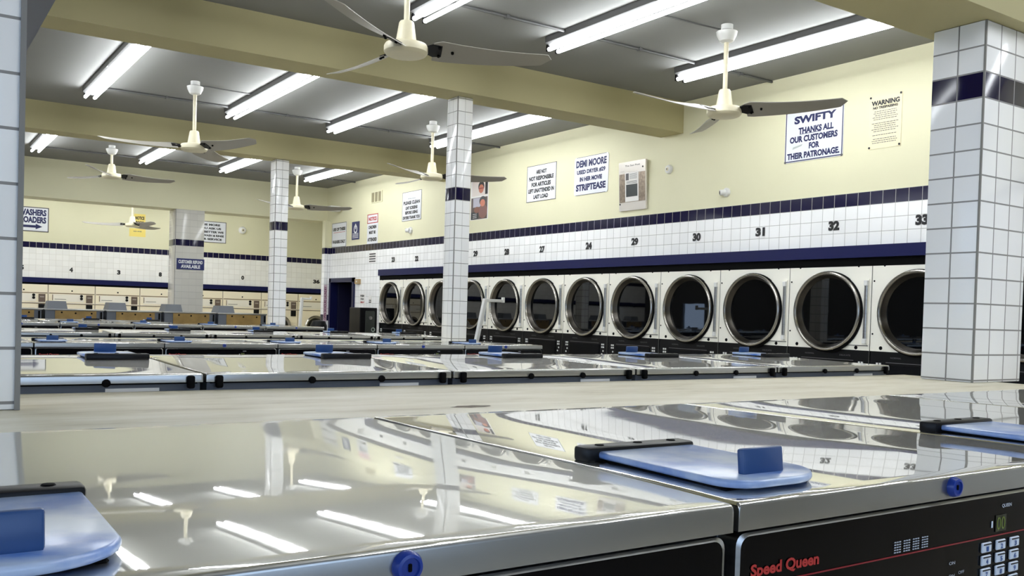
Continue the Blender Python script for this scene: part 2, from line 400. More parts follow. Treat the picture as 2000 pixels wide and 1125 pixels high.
# ================================================================== fluorescent lamps
def make_lamp():
    r = empty('fluorescent_lamp', (0, 0, 0)); Ln = 2.44
    b = MB(); b.prism([(-.065, 0), (-.065, -.045), (-.035, -.07), (.035, -.07), (.065, -.045), (.065, 0)], 0, Ln, FIXT, 'y'); b.box((-.066, Ln/2-.02, -.05), (.066, Ln/2+.02, -.001), FIXT); b.build('housing', r, smooth=0)
    for s in (-1, 1):
        b = MB(); x = s*.042
        b.tube([(x, .02, -.095), (x, Ln-.02, -.095)], .0145, TUBEM, 12); b.build('tube', r)
        for y in (0, Ln-.018):
            b = MB(); b.box((x-.012, y, -.108), (x+.012, y+.018, -.06), BLKGAP); b.build('socket', r, smooth=0)
    return r
lamp0 = make_lamp(); first = True
LX = [1.60, 2.98, 4.12, 5.45]; LY = [3.22, 7.43, 11.52, -1.4]  # last row, by the street windows, is unseen and added to brighten the front
for y in LY+[15.7]:
    for x in LX+[-1.5, -3.1]:  # the two left columns are unseen, added for their light
        if y < 0 and x < 1.5: continue
        o = lamp0 if first else copy_tree(lamp0); first = False
        o.location = (x, y, ZC)
        if x == 1.60: wh = 'farthest from the dryer wall'
        elif x == 2.98: wh = 'third from the dryer wall'
        elif x == 4.12: wh = 'second from the dryer wall'
        elif x == 5.45: wh = 'next to the dryer wall'
        elif x == -1.5: wh = 'unseen fill beyond the grey soffit'
        else: wh = 'unseen fill along the side wall'
        bb = {3.22: 'in the near ceiling bay', 7.43: 'in the middle ceiling bay', 11.52: 'in the far ceiling bay', -1.4: 'added unseen by the street windows', 15.7: 'in the back annex'}[y]
        tag(o, 'lit twin-tube ceiling lamp %s, %s' % (bb, wh), 'ceiling light', 'twin-tube fluorescent lamps on the ceiling')
# conduits
for y, nm in ((5.42, 'near'), (9.72, 'middle'), (14.05, 'far')):
    for x0, x1, wh in ((1.60, 2.98, 'farthest from the dryer wall'), (2.98, 4.12, 'between the two middle lamps'), (4.12, 5.45, 'between the last two lamps'), (5.45, 6.385, 'ending at the dryer wall')):
        b = MB(); b.tube([(x0+.07, y, ZC-.012), (x1-.07, y, ZC-.012)], .011, FIXT, 8)
        b.box(((x0+x1)/2-.012, y-.02, ZC-.026), ((x0+x1)/2+.012, y+.02, ZC-.0005), FIXT)
        tag(b.build('conduit'), 'thin grey conduit on the %s ceiling bay, %s' % (nm, wh), 'conduit', 'ceiling conduits')

# ================================================================== ceiling fans
def make_fan(hub_drop):
    r = empty('ceiling_fan', (0, 0, 0)); zh = -hub_drop
    b = MB(); b.lathe([(.042, 0), (.042, -.035), (.05, -.04), (.075, -.05), (.07, -.075), (.05, -.115), (.03, -.125), (.0, -.125)], WHITE, 28); b.build('canopy', r)
    b = MB(); b.tube([(0, 0, -.11), (0, 0, zh+.1)], .0165, FANW, 14); b.build('downrod', r)
    b = MB(); b.lathe([(0, zh+.15), (.036, zh+.15), (.042, zh+.14), (.058, zh+.04), (.06, zh+.028), (0, zh+.028)], FANW, 28); b.build('coupling_cover', r)
    b = MB(); b.lathe([(0, zh+.034), (.07, zh+.032), (.115, zh+.022), (.122, zh+.008), (.122, zh-.02), (.112, zh-.034), (.1, zh-.04), (0, zh-.042)], FANW, 40); b.build('motor', r)
    return r, zh
def add_blades(r, zh, a0, R=.80):
    for k in range(3):
        a = a0+2*pi*k/3; T = Matrix.Translation((0, 0, zh)) @ Matrix.Rotation(a, 4, 'Z')
        b = MB(); n = 14; vs = []; fs = []
        for i in range(n+1):
            t = i/n; x = .15+(R-.15)*t
            wd = .086*(1-t)+.056*t if t > .06 else .08
            tw = radians(-25+9*t); sag = -.012*sin(pi*t)+.004
            ends = ((-wd*(.75 if t == 0 else 1), 0), (0, .006), (wd, 0))
            for (yy, zz) in ends:
                vs.append((x+(.03*(1-abs(yy)/wd) if i == n else 0)-(.02 if i == n and yy > 0 else 0), yy*cos(tw), yy*sin(tw)+zz+sag))
        for i in range(n):
            for j in range(2): q = i*3+j; fs.append((q, q+3, q+4, q+1))
        m_ = len(vs); vs2 = [(p[0], p[1], p[2]-.004) for p in vs]; fs2 = [tuple(x+m_ for x in f[::-1]) for f in fs]
        b.add(vs+vs2, fs+fs2+[(i*3, i*3+m_, i*3+3+m_, i*3+3) for i in range(n)]+[(i*3+2, i*3+5, i*3+5+m_, i*3+2+m_) for i in range(n)]+[(0, 1, 1+m_, m_), (1, 2, 2+m_, 1+m_), (n*3, n*3+m_, n*3+1+m_, n*3+1), (n*3+1, n*3+1+m_, n*3+2+m_, n*3+2)], FANBL, T)
        bl = b.build('blade', r, smooth=50)
        b = MB(); b.prism([(.1, -.022), (.15, -.05), (.2, -.045), (.2, .045), (.15, .05), (.1, .022)], -.002, .008, BLACK, 'z', T @ Matrix.Rotation(radians(-23), 4, 'X'))
        for (sx, sy) in ((.185, -.035), (.185, .035), (.26, 0)): b.lathe([(0, -.011), (.008, -.011), (.009, .0)], BLKGAP, 10, T @ Matrix.Rotation(radians(-23), 4, 'X') @ at(sx, sy, 0), caps=False)
        b.build('blade_bracket', bl)
FANS = [((4.88, 4.61), .607, 59, 'white ceiling fan whose blade crosses the blue-lettered customer-thanks sign'),
        ((2.36, 4.62), .63, 97, 'cream ceiling fan at the top edge hanging near the slim front beam'),
        ((2.35, 8.89), .613, 54, 'cream ceiling fan in the middle bay, hanging over the far left washers'),
        ((4.93, 8.95), .602, 90, 'cream ceiling fan partly hidden by the slender pillar near the photo poster'),
        ((2.44, 13.28), .40, 1, 'cream ceiling fan on a short rod in front of the deep back beam'),
        ((5.02, 13.26), .59, 89, 'grey ceiling fan near the corner, beside the thin far pillar'),
        ((3.60, 17.6), .70, 44, 'cream ceiling fan hanging in the annex in front of the yellow notices')]
for (xy, drop, a, lab) in FANS:
    r, zh = make_fan(drop); r.location = (*xy, ZC); add_blades(r, zh, radians(a))
    tag(r, lab, 'ceiling fan', 'three-blade ceiling fans')
for (x, y), nm in (((4.88, 4.61), 'near'), ((2.35, 8.89), 'middle')):
    x1 = 4.12 if x > 4 else 2.98
    b = MB(); b.tube([(x, y+.03, ZC-.03), (x+(x1-x)*.25, y+.1, ZC-.008), (x1+(.07 if x1 < x else -.07), y+.12, ZC-.008)], .006, FIXT, 6)
    tag(b.build('fan_cable'), 'thin cable running over the ceiling from a fan to a lamp, %s bay' % nm, 'cable')

# ================================================================== top-loading washers
WW, WD, WH = .693, .78, .885
def rrect(x0, x1, z0, z1, r, n=5):
    p = []
    for cx, cz, a in ((x1-r, z1-r, 0), (x0+r, z1-r, 90), (x0+r, z0+r, 180), (x1-r, z0+r, 270)):
        for i in range(n+1): t = radians(a+90*i/n); p.append((cx+r*cos(t), cz+r*sin(t)))
    return p
def make_washer():
    r = empty('top_load_washer', (0, 0, 0))
    b = MB(); b.box((.004, .03, .0), (WW-.004, WD-.012, WH-.03), GREYBODY); b.box((.012, .012, WH-.031), (WW-.012, WD-.005, WH-.012), BLKGAP); b.build('cabinet', r, smooth=0)
    # pressed steel top: rolled edges, slightly crowned at the front and dished towards the back
    KN = ((0, .017), (.1, .003), (.2, -.010), (.28, -.0175), (.64, -.0085), (.71, -.004), (.78, .008))
    def slope(t):
        for (a, p), (c, q) in zip(KN, KN[1:]):
            if t <= c: return p+(q-p)*(t-a)/(c-a)
        return KN[-1][1]
    prof = [(0, -.027), (0, -.0045), (.0006, -.002), (.002, -.0006), (.0045, 0)]; z = 0; y = .0045; ny = 44; dy = (WD-.009)/ny
    for i in range(ny):
        z += slope(y+dy/2)*dy; y += dy; prof.append((y, z))
    prof += [(WD-.002, z-.0006), (WD-.0006, z-.002), (WD, z-.0045), (WD, -.027)]
    xs = [(0, .0035), (.0006, .0016), (.002, .0004), (.0045, 0), (WW*.33, 0), (WW*.66, 0), (WW-.0045, 0), (WW-.002, .0004), (WW-.0006, .0016), (WW, .0035)]
    vs = [(x, p[0], WH+max(-.027, p[1]-(d if 1 <= k < len(prof)-1 else 0))) for (x, d) in xs for k, p in enumerate(prof)]; n = len(prof)
    fs = [(a*n+k, (a+1)*n+k, (a+1)*n+k+1, a*n+k+1) for a in range(len(xs)-1) for k in range(n-1)]
    fs += [list(range(n))[::-1] if False else [k for k in range(n)][::-1], [(len(xs)-1)*n+k for k in range(n)], [a*n for a in range(len(xs))][::-1]+[a*n+n-1 for a in range(len(xs))]]
    FA = steel('steel_fascia', (176, 176, 172), .2, .06, .0002, .45)
    nq = n-1; isf = lambda q: q < (len(xs)-1)*nq and (q % nq < 2 or q % nq > nq-3) or q >= (len(xs)-1)*nq
    b = MB(); b.add(vs, [f for q, f in enumerate(fs[:-1]) if not isf(q)], STEEL); b.add(vs, [f for q, f in enumerate(fs[:-1]) if isf(q)], FA)
    o = b.build('top_panel', r, smooth=50); bm = bmesh.new(); bm.from_mesh(o.data); bmesh.ops.remove_doubles(bm, verts=bm.verts, dist=1e-6); bm.to_mesh(o.data); bm.free()
    for x in (.03, WW-.03):
        b = MB(); b.rbox((x-.009, WD-.002, WH-.042), (x+.009, WD+.014, WH-.0095), .005, BLKGAP, 2); b.build('rear_hinge', r)
    for x in (.22, .42):
        b = MB(); b.lathe([(0, .006), (.009, .005), (.01, 0)], BLKGAP, 10, at(x, WD+.001, WH-.026, FY.inverted()), caps=False); b.build('rear_screw', r)
    b = MB(); b.box((.1, WD-.013, WH-.058), (.22, WD-.009, WH-.04), PAPERW); b.build('rear_label', r, smooth=0)
    # control panel: bright frame, black glass
    b = MB(); fr = rrect(.004, WW-.004, WH-.27, WH-.031, .012); inn = rrect(.0085, WW-.0085, WH-.2665, WH-.0342, .0115)
    n = len(fr); vs = [(p[0], .006, p[1]) for p in fr]+[(p[0], .004, p[1]) for p in inn]+[(p[0], .035, p[1]) for p in fr]+[(p[0], .012, p[1]) for p in inn]
    fs = []
    for i in range(n):
        j = (i+1) % n; fs += [(i, n+i, n+j, j)[::-1], (i, j, 2*n+j, 2*n+i)[::-1], (n+i, 3*n+i, 3*n+j, n+j)[::-1]]
    b.add(vs, fs, STEELD); fo = b.build('panel_frame', r)
    b = MB(); b.prism([(p[0], p[1]) for p in rrect(.0082, WW-.0082, WH-.2668, WH-.0339, .0115)], .0045, .03, PANELB, 'y'); cp = b.build('control_panel', r, smooth=0)
    b = MB(); b.rbox((.01, .01, .06), (WW-.01, .04, WH-.275), .006, WHITE, 2); b.build('front_panel', r)
    y = .0035
    b = MB(); letters(b, 'Speed Queen', .0735, WH-.0695, .101, .0155, INKR, y, .035); b.build('brand_lettering', cp, smooth=0)
    b = MB(); b.box((.012, y, WH-.083), (WW-.012, y+.0006, WH-.0815), mat('red_line', (150, 30, 40), .4)); b.build('red_stripe', cp, smooth=0)
    b = MB()
    for k in range(4):
        for i in range(3):
            for j in range(5): b.box((.252+k*.0172+i*.0044, y, WH-.079+j*.0028), (.252+k*.0172+i*.0044+.0030, y+.0005, WH-.079+j*.0028+.0012), mat('panel_print', (190, 196, 205), .5))
    b.build('coin_print', cp, smooth=0)
    b = MB()
    for i in range(3):
        for j in range(4): b.rbox((.427+i*.032, y-.002, WH-.1-j*.0155), (.427+i*.032+.0205, y+.001, WH-.088-j*.0155), .001, mat('key_white', (225, 232, 242), .4), 1)
    kp = b.build('keypad', cp)
    b = MB(); KL = mat('key_print', (40, 84, 150), .5)
    for i in range(3):
        for j in range(4):
            x = .427+i*.032; z = WH-.1-j*.0155
            b.box((x+.002, y-.0027, z+.0092), (x+.0185, y-.0022, z+.0107), INKB); letters(b, str(1+i+3*j) if j < 3 else '00', x+.0105, z+.0046, .005, .0058, KL, y-.0026, .03)
    b.build('key_print', kp, smooth=0)
    b = MB(); b.box((.458, y, WH-.078), (.482, y+.0006, WH-.058), mat('display_dark', (26, 32, 12), .3))
    letters(b, '00', .4695, WH-.068, .019, .0155, mat('display_green', (110, 128, 40), .4), y-.0004, 0); b.box((.4485, y, WH-.072), (.4515, y+.0006, WH-.064), MATS['key_white']); b.build('display', cp, smooth=0)
    b = MB(); letters(b, 'QUEEN', .482, WH-.0475, .022, .005, MATS['panel_print'], y, .02); letters(b, 'ON', .366, WH-.104, .012, .0036, MATS['panel_print'], y, 0); letters(b, 'OFF', .386, WH-.117, .012, .0036, MATS['panel_print'], y, 0); letters(b, 'ON', .366, WH-.119, .012, .0036, MATS['panel_print'], y, 0)
    b.build('panel_lettering', cp, smooth=0)
    # lock
    b = MB(); b.lathe([(.0115, 0), (.0115, .004), (.0098, .0075), (.0075, .008), (.007, .006), (0, .006)], BLUELOCK, 28, at(.354, 0, WH-.0135, FY), caps=False); lk = b.build('lock', r)
    b = MB(); b.rbox((.3525, -.0075, WH-.0165), (.3555, -.0058, WH-.0105), .0007, BLKGAP, 1); b.build('keyhole', lk)
    # lid: hinge strip, blue cover with a rounded front, upright handle
    b = MB(); b.rbox((.013, .238, WH-.001), (.182, .268, WH+.017), .004, BLACK, 2)
    for x in (.04, .1, .155): b.lathe([(0, .0012), (.005, .0012), (.006, 0)], BLKGAP, 12, at(x, .253, WH+.017), caps=False)
    hs = b.build('hinge_strip', r)
    pts = [(.028, .242), (.024, .07)]
    for i in range(7): t = radians(180+90*i/6); pts.append((.062+.038*cos(t), .06+.035*sin(t)))
    for i in range(9): t = radians(270+78*i/8); pts.append((.112+.066*cos(t), .085+.06*sin(t)))
    pts += [(.179, .242)]
    b = MB(); bm = bmesh.new(); vv = [bm.verts.new((p[0], p[1], WH+.004)) for p in pts]; f = bm.faces.new(vv)
    ex = bmesh.ops.extrude_face_region(bm, geom=[f]); top = [g for g in ex['geom'] if isinstance(g, bmesh.types.BMVert)]
    for v in top: v.co.z = WH+.0125
    bm.normal_update(); bmesh.ops.recalc_face_normals(bm, faces=bm.faces)
    bmesh.ops.bevel(bm, geom=[e for e in bm.edges if abs(e.verts[0].co.z-e.verts[1].co.z) < 1e-6], offset=.0028, segments=2, profile=.5, affect='EDGES')
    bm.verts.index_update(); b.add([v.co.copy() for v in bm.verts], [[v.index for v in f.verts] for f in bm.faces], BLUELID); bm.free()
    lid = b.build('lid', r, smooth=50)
    b = MB(); T = at(0, .058, WH+.012) @ Matrix.Rotation(radians(-6), 4, 'X')
    b.rbox((.066, -.004, -.001), (.128, .005, .0265), .0028, BLUEH, 2, T); b.build('lid_handle', lid)
    b = MB(); b.rbox((.036, .05, WH-.0005), (.165, .235, WH+.004), .002, BLKGAP, 1); b.build('lid_seal', lid)
    return r
washer0 = make_washer(); first = True
def row(x0, pitch, n, yfront, face, ztop, labels, group, worn=None):
    global first
    out = []
    for k in range(n):
        o = washer0 if first else copy_tree(washer0); first = False
        s = (pitch-.0085 if pitch > .71 else pitch-.007)/WW
        o.scale = (s, 1, 1); o['kind'] = 'thing'
        if face < 0: o.location = (x0+k*pitch, yfront, ztop-WH); o.rotation_euler.z = 0
        else: o.location = (x0+(k+1)*pitch-.007, yfront, ztop-WH); o.rotation_euler.z = pi
        tag(o, labels[k], 'washer', group); out.append(o)
    return out
ordn = ['first', 'second', 'third', 'fourth', 'fifth', 'sixth']
R1 = row(-.745, .70, 6, .583, -1, CZ-.17,
    ['steel-topped washer beside the white pillar, left of the washer with the worn top', 'front steel-topped washer with a worn top, its blue lid cut by the frame',
     'steel-topped washer with red brand lettering and a number 2 plate on its panel', 'mirror-bright washer behind the number 2 washer, its blue lid reaching the right frame edge',
     'mirror-bright washer top in front of the thick tiled pillar, third along from the worn top', 'washer at the far end of the front row past the thick tiled pillar'], 'front row of steel-topped washers facing the camera')
R2 = row(-.78, .721, 6, 2.346+WD, 1, CZ-.17,
    ['washer behind the beige counter, hidden end of its row by the tiled pillar at left', 'washer just behind the beige counter, next to the tiled pillar at left, blue handle up',
     'second visible washer behind the beige counter, mirroring the slender pillar', 'third visible washer behind the beige counter, below dryers 28 and 27', 'fourth visible washer behind the beige counter, with a shut blue lid below dryer 29',
     'last washer behind the beige counter, at the row end below dryer 32'], 'row of washers backing onto the beige counter')
R3 = row(.6686-.6967, .6967, 6, 5.7, -1, CZ-.242,
    ['washer in the second island facing the camera, %s from its open end' % o for o in ('sixth', 'fifth', 'fourth', 'third', 'second')]+['end washer of the second island, by the leaning white cart pole'], 'second island washers facing the camera')
R4 = row(1.361-2*.692, .692, 6, 7.15+WD, 1, CZ-.226,
    ['washer in the second island facing away, %s from the slender pillar' % o for o in ('sixth', 'fifth', 'fourth', 'third', 'second', 'first')], 'second island washers facing away')
R5 = row(1.404-2*.695, .695, 6, 10.05, -1, CZ-.231,
    ['washer in the third island facing the camera, %s from the doorway end' % o for o in ('sixth', 'fifth', 'fourth', 'third', 'second')]+['end washer of the third island, before the dark doorway'], 'third island washers facing the camera')
R6 = row(1.404-2*.695, .695, 4, 11.35+WD, 1, CZ-.231,
    ['washer in the third island facing away, %s from the thin far pillar' % o for o in ('fourth', 'third', 'second', 'first')], 'third island washers facing away')
# the front-left washer has a scuffed top; the next carries its number plate
for c in R1[1].children:
    if c.name.startswith('top_panel'):
        c.data = c.data.copy(); c.data.materials[0] = STEELW
for c in R1[2].children:
    if c.name.startswith('control_panel'):
        b = MB(); T = at(.305, .0075, WH-.108)
        b.prism([(-.018, -.024), (.010, -.024), (.018, .024), (-.010, .024)], 0, .0008, SIGNW, 'y', T); p = b.build('number_plate', c, smooth=0)
        b = MB(); letters(b, '2', 0, 0, .02, .038, INKB, -.0005, .05, .16, T); b.build('number', p, smooth=0)
# plinths and plumbing bulkheads the machines stand against
for x0, x1, y0, y1, z in ((-.9, 3.56, .55, 3.16, .075-.0005), (-.1, 4.18, 5.68, 7.96, .0025), ):
    b = MB(); b.box((x0, y0, 0), (x1, y1, z), mat('concrete', (140, 138, 132), .8)); struct(b, 'floor_plinth', smooth=0)
b = MB(); b.box((0.0, 7.1, 0), (4.18, 7.96, .0185), MATS['concrete']); b.box((-.05, 10.03, 0), (4.25, 12.2, .0135), MATS['concrete']); struct(b, 'floor_plinth', smooth=0)
r = empty('counter', (0, 0, 0)); zc = CZ-.216
b = MB(); b.rbox((.137, 1.366, zc-.03), (3.63, 2.336, zc), .004, PLY, 2); b.rbox((-.9, 1.366, zc-.03), (-.15, 2.336, zc), .004, PLY, 2); b.rbox((-.16, 1.366, zc-.03), (.148, 1.985, zc), .004, PLY, 2); b.build('counter_top', r)
b = MB(); b.box((-.88, 1.385, 0), (3.6, 2.32, zc-.028), PAPERC); b.build('counter_base', r, smooth=0)
b = MB(); DK = mat('stain_brown', (96, 78, 52), .6)
for cx, cy, rx, ry in ((1.1, 1.78, .05, .02), (.245, 1.62, .028, .012)):
    b.add([(cx+rx*cos(t*.4)*(1+.2*sin(t*1.7)), cy+ry*sin(t*.4)*(1+.2*cos(t*2.3)), zc+.0006) for t in range(16)], [list(range(16))], DK)
b.build('counter_stain', r, smooth=0)
tag(r, 'long beige laminate counter top between the first two rows of washers', 'counter')
for (x0, x1, y0, y1, nm) in ((-.03, 4.14, 6.50, 7.10, 'second'), (.0, 4.18, 10.86, 11.30, 'third')):
    b = MB(); b.box((x0, y0, 0), (x1, y1, CZ-.285), PAPERC); b.rbox((x0-.01, y0-.005, CZ-.285), (x1+.01, y1+.005, CZ-.265), .003, PLY, 1)
    tag(b.build('bulkhead', smooth=0), 'low beige bulkhead between the backs of the %s island washers' % nm, 'bulkhead')

# ================================================================== extractors in front of the annex (seen from behind)
def make_extractor():
    r = empty('extractor_washer', (0, 0, 0)); Wd, Dp, H = .74, .8, CZ-.128
    b = MB(); b.box((0.012, .03, .02), (Wd-.012, Dp-.01, H-.016), GREYBODY); b.build('cabinet', r, smooth=0)
    b = MB(); b.rbox((0, 0, H-.018), (Wd, Dp, H), .004, STEELD, 2); b.build('top_panel', r)
    b = MB(); b.box((.1, Dp-.011, H-.4), (Wd-.13, Dp+.001, H-.022), mat('brown_panel', (142, 116, 66), .4, noise=(9, .8, 1.2))); bp_ = b.build('rear_panel', r, smooth=0)
    for x in (.19, .36, .56):
        b = MB(); b.lathe([(0, .006), (.011, .005), (.012, 0)], BLKGAP, 10, at(Wd-x-.02, Dp+.001, H-.045-.008*(x > .3), FY.inverted()), caps=False); b.build('screw', bp_)
    b = MB(); b.rbox((.03, Dp-.005, H-.13), (.05, Dp+.02, H-.03), .004, BLKGAP, 1); b.build('drain_hose', r)
    b = MB(); HG = mat('hood_grey', (112, 116, 122), .4)
    x0, x1, y0, y1, h = Wd-.31, Wd-.06, .25, .6, .105
    b.add([(x0, y0, H), (x1, y0, H), (x1, y1, H), (x0, y1, H), (x0+.02, y0+.05, H+h), (x1-.02, y0+.05, H+h), (x1-.02, y1-.02, H+h), (x0+.02, y1-.02, H+h)],
          [(0,3,2,1),(4,5,6,7),(0,1,5,4),(1,2,6,5),(2,3,7,6),(3,0,4,7)], HG); b.build('soap_hood', r, smooth=0)
    b = MB(); b.lathe([(.0, .02), (.2, .018), (.23, 0)], DRUM, 28, at(Wd/2, .03, .55, FY), caps=False); b.build('door', r)
    return r
ex0 = make_extractor()
for k in range(6):
    o = ex0 if k == 0 else copy_tree(ex0)
    o.location = (.17+.762*k+.75, 14.4, 0); o.rotation_euler.z = pi
    tag(o, 'wide extractor washer with brown rear panel and grey hood, %s from the side wall end' % ordn[k], 'washer', 'extractor washers seen from behind')

# ================================================================== dryers along the right wall
ZD0, ZD1 = CZ-.213, CZ+.476
def make_dryer():
    r = empty('tumble_dryer', (0, 0, 0)); hw = .392
    b = MB()
    # front sheet with a round hole
    n = 48; cz = CZ+.09; R = .29; outer = []
    for i in range(n):
        a = 2*pi*i/n; c_, s_ = cos(a), sin(a)
        t = min((hw if abs(c_) > 1e-6 else 9)/max(abs(c_), 1e-6), ((ZD1-cz) if s_ > 0 else (cz-ZD0))/max(abs(s_), 1e-6))
        outer.append((t*c_, cz+t*s_))
    vs = [(p[0], 0, p[1]) for p in outer]+[(R*cos(2*pi*i/n), 0, cz+R*sin(2*pi*i/n)) for i in range(n)]
    b.add(vs, [(i, (i+1) % n, n+(i+1) % n, n+i) for i in range(n)], ENAMEL)
    cs = [(-hw, 0, ZD0), (hw, 0, ZD0), (hw, 0, ZD1), (-hw, 0, ZD1)]
    for cx, cz_ in ((hw, ZD1), (-hw, ZD1), (-hw, ZD0), (hw, ZD0)):     # corners of the sheet
        c0 = min(range(n), key=lambda i: (outer[i][0]-cx)**2+(outer[i][1]-cz_)**2)
        for c1 in ((c0+1) % n, (c0-1) % n):
            tri = [(outer[c0][0], 0, outer[c0][1]), (cx, 0, cz_), (outer[c1][0], 0, outer[c1][1])]
            A = Vector(tri[1])-Vector(tri[0]); B = Vector(tri[2])-Vector(tri[0])
            if A.cross(B).length > 1e-7: b.add(tri, [(0, 1, 2)], ENAMEL)
    b.box((-hw, .001, ZD0), (-hw+.01, .8, ZD1), ENAMEL); b.box((hw-.01, .001, ZD0), (hw, .8, ZD1), ENAMEL); b.box((-hw, .001, ZD1-.01), (hw, .8, ZD1), ENAMEL)
    b.box((hw-.0015, -.0008, ZD0), (hw+.0015, .001, ZD1), INKG)
    b.build('cabinet', r, smooth=0)
    for x, z, q in ((-.29, ZD1-.028, .008), (.27, ZD1-.028, .008), (-.3, ZD0+.026, .015), (.27, ZD0+.02, .015), (-.375, cz+.24, .007), (-.375, cz-.17, .007)):
        b = MB(); b.lathe([(0, .005), (q*.85, .004), (q, 0)], BLKGAP, 12, at(x, 0, z, FY), caps=False); b.build('screw', r)
    b = MB(); b.lathe([(.285, .3), (.285, 0), (.1, .0)], DRUM, 32, at(0, .33, cz, FY), caps=False); b.lathe([(.0, 0), (.28, 0)], DRUM, 32, at(0, .33, cz, FY), caps=False); b.build('drum', r)
    # door: plate with hinge bar, dark gasket, steel rim, glass
    arc = [(.316*cos(radians(t)), cz+.316*sin(radians(t))) for t in range(54, -57, -5)]
    b = MB(); b.prism([(.372, cz-.262), (.372, cz+.256)]+arc, -.012, -.0005, ENAMEL, 'y'); d = b.build('door', r, smooth=0)
    b = MB(); b.box((.13, -.004, cz-.268), (.378, -.0008, cz-.262), INKG); b.build('door_shadow_gap', d, smooth=0)
    b = MB(); b.lathe([(.327, 0), (.329, .02), (.322, .024), (.31, .024)], BLKGAP, 56, at(.004, -.001, cz-.004, FY), caps=False); b.build('gasket', d)
    b = MB(); b.lathe([(.318, .01), (.320, .030), (.317, .040), (.309, .045), (.300, .044), (.294, .038), (.291, .03)], CHROME, 64, at(0, 0, cz, FY), caps=False); b.lathe([(.291, .03), (.283, .012), (.268, -.012)], mat('rim_inner', (96, 92, 86), .32, 1.0), 64, at(0, 0, cz, FY), caps=False); b.build('door_rim', d)
    b = MB(); b.lathe([(.272, -.012), (.2, -.0115), (.1, -.0112), (0, -.0111)], GLASSB, 56, at(0, 0, cz, FY), caps=False); b.build('glass', d)
    b = MB(); x = .357
    b.rbox((x-.013, -.03, cz-.25), (x+.013, -.012, cz+.245), .004, STEELD, 1)
    for z in (cz+.225, cz-.23): b.rbox((x-.016, -.034, z-.02), (x+.016, -.01, z+.02), .003, WHITE, 1)
    b.box((x-.0025, -.0315, cz-.2), (x+.0025, -.03, cz+.2), INKG)
    b.build('hinge_bar', d)
    # black lower panel with button clusters
    b = MB(); b.box((-hw+.003, .004, .02), (hw-.003, .79, ZD0), BLACK); b.box((-.26, -.002, ZD0-.25), (.26, .004, ZD0-.1), mat('panel_black_gloss', (8, 9, 13), .25, spec=.25)); b.box((-.25, -.003, ZD0-.085), (.25, .003, ZD0-.08), INKG); pnl = b.build('control_panel', r, smooth=0)
    b = MB(); b.box((hw-.003, -.001, .02), (hw, .01, ZD0), STEELD); b.build('joint_strip', r, smooth=0)
    PP = mat('button_white', (215, 216, 214), .4)
    for s in (-1, 1):
        for (i, j) in ((0, 0), (1, 0), (0, 1), (1, 1)):
            b = MB(); b.box((s*.315-.02+i*.026, -.001, ZD0-.105-j*.028), (s*.315-.02+i*.026+.016, .004, ZD0-.088-j*.028), PP); b.build('button', pnl, smooth=0)
        for x, z in ((.008, -.165), (-.012, -.2)):
            b = MB(); b.lathe([(0, .004), (.01, .003), (.01, 0)], PP, 8, at(s*.315+x, .004, ZD0+z, FY), caps=False); b.build('button', pnl, smooth=0)
    b = MB(); letters(b, 'NORMAL', -.17, ZD0-.045, .09, .012, INKG, .003, 0); letters(b, 'DELICATE', .17, ZD0-.045, .1, .012, INKG, .003, 0); b.build('panel_lettering', pnl, smooth=0)
    return r
d0 = make_dryer()
for k in range(-1, 12):
    o = d0 if k == -1 else copy_tree(d0)
    o.location = (XW, 3.97+.789*k, 0); o.rotation_euler.z = -pi/2
    nm = {-1: 'dryer hidden behind the thick tiled pillar, its edge past the pillar', 0: 'dryer under number 33, half behind the thick tiled pillar', 1: 'cream dryer with round dark door under number 32', 2: 'cream dryer with round dark door under number 31',
          3: 'cream dryer under number 30, bright blue window mirrored in its door', 4: 'cream dryer with round dark door second left of number 30', 5: 'cream dryer with round dark door under number 24', 6: 'cream dryer under number 27, a narrow blue strip mirrored in its glass',
          7: 'cream dryer under number 28, behind the arm of the white cart pole', 8: 'cream dryer half hidden by the slender pillar, right of it', 9: 'cream dryer half hidden by the slender pillar, left of it', 10: 'cream dryer under number 22, second from the black cabinet', 11: 'last cream dryer of the row, beside the black cabinet'}[k]
    if k == 4: nm = 'cream dryer with round dark door between numbers 24 and 30'
    tag(o, nm, 'dryer', 'cream dryers along the wall')

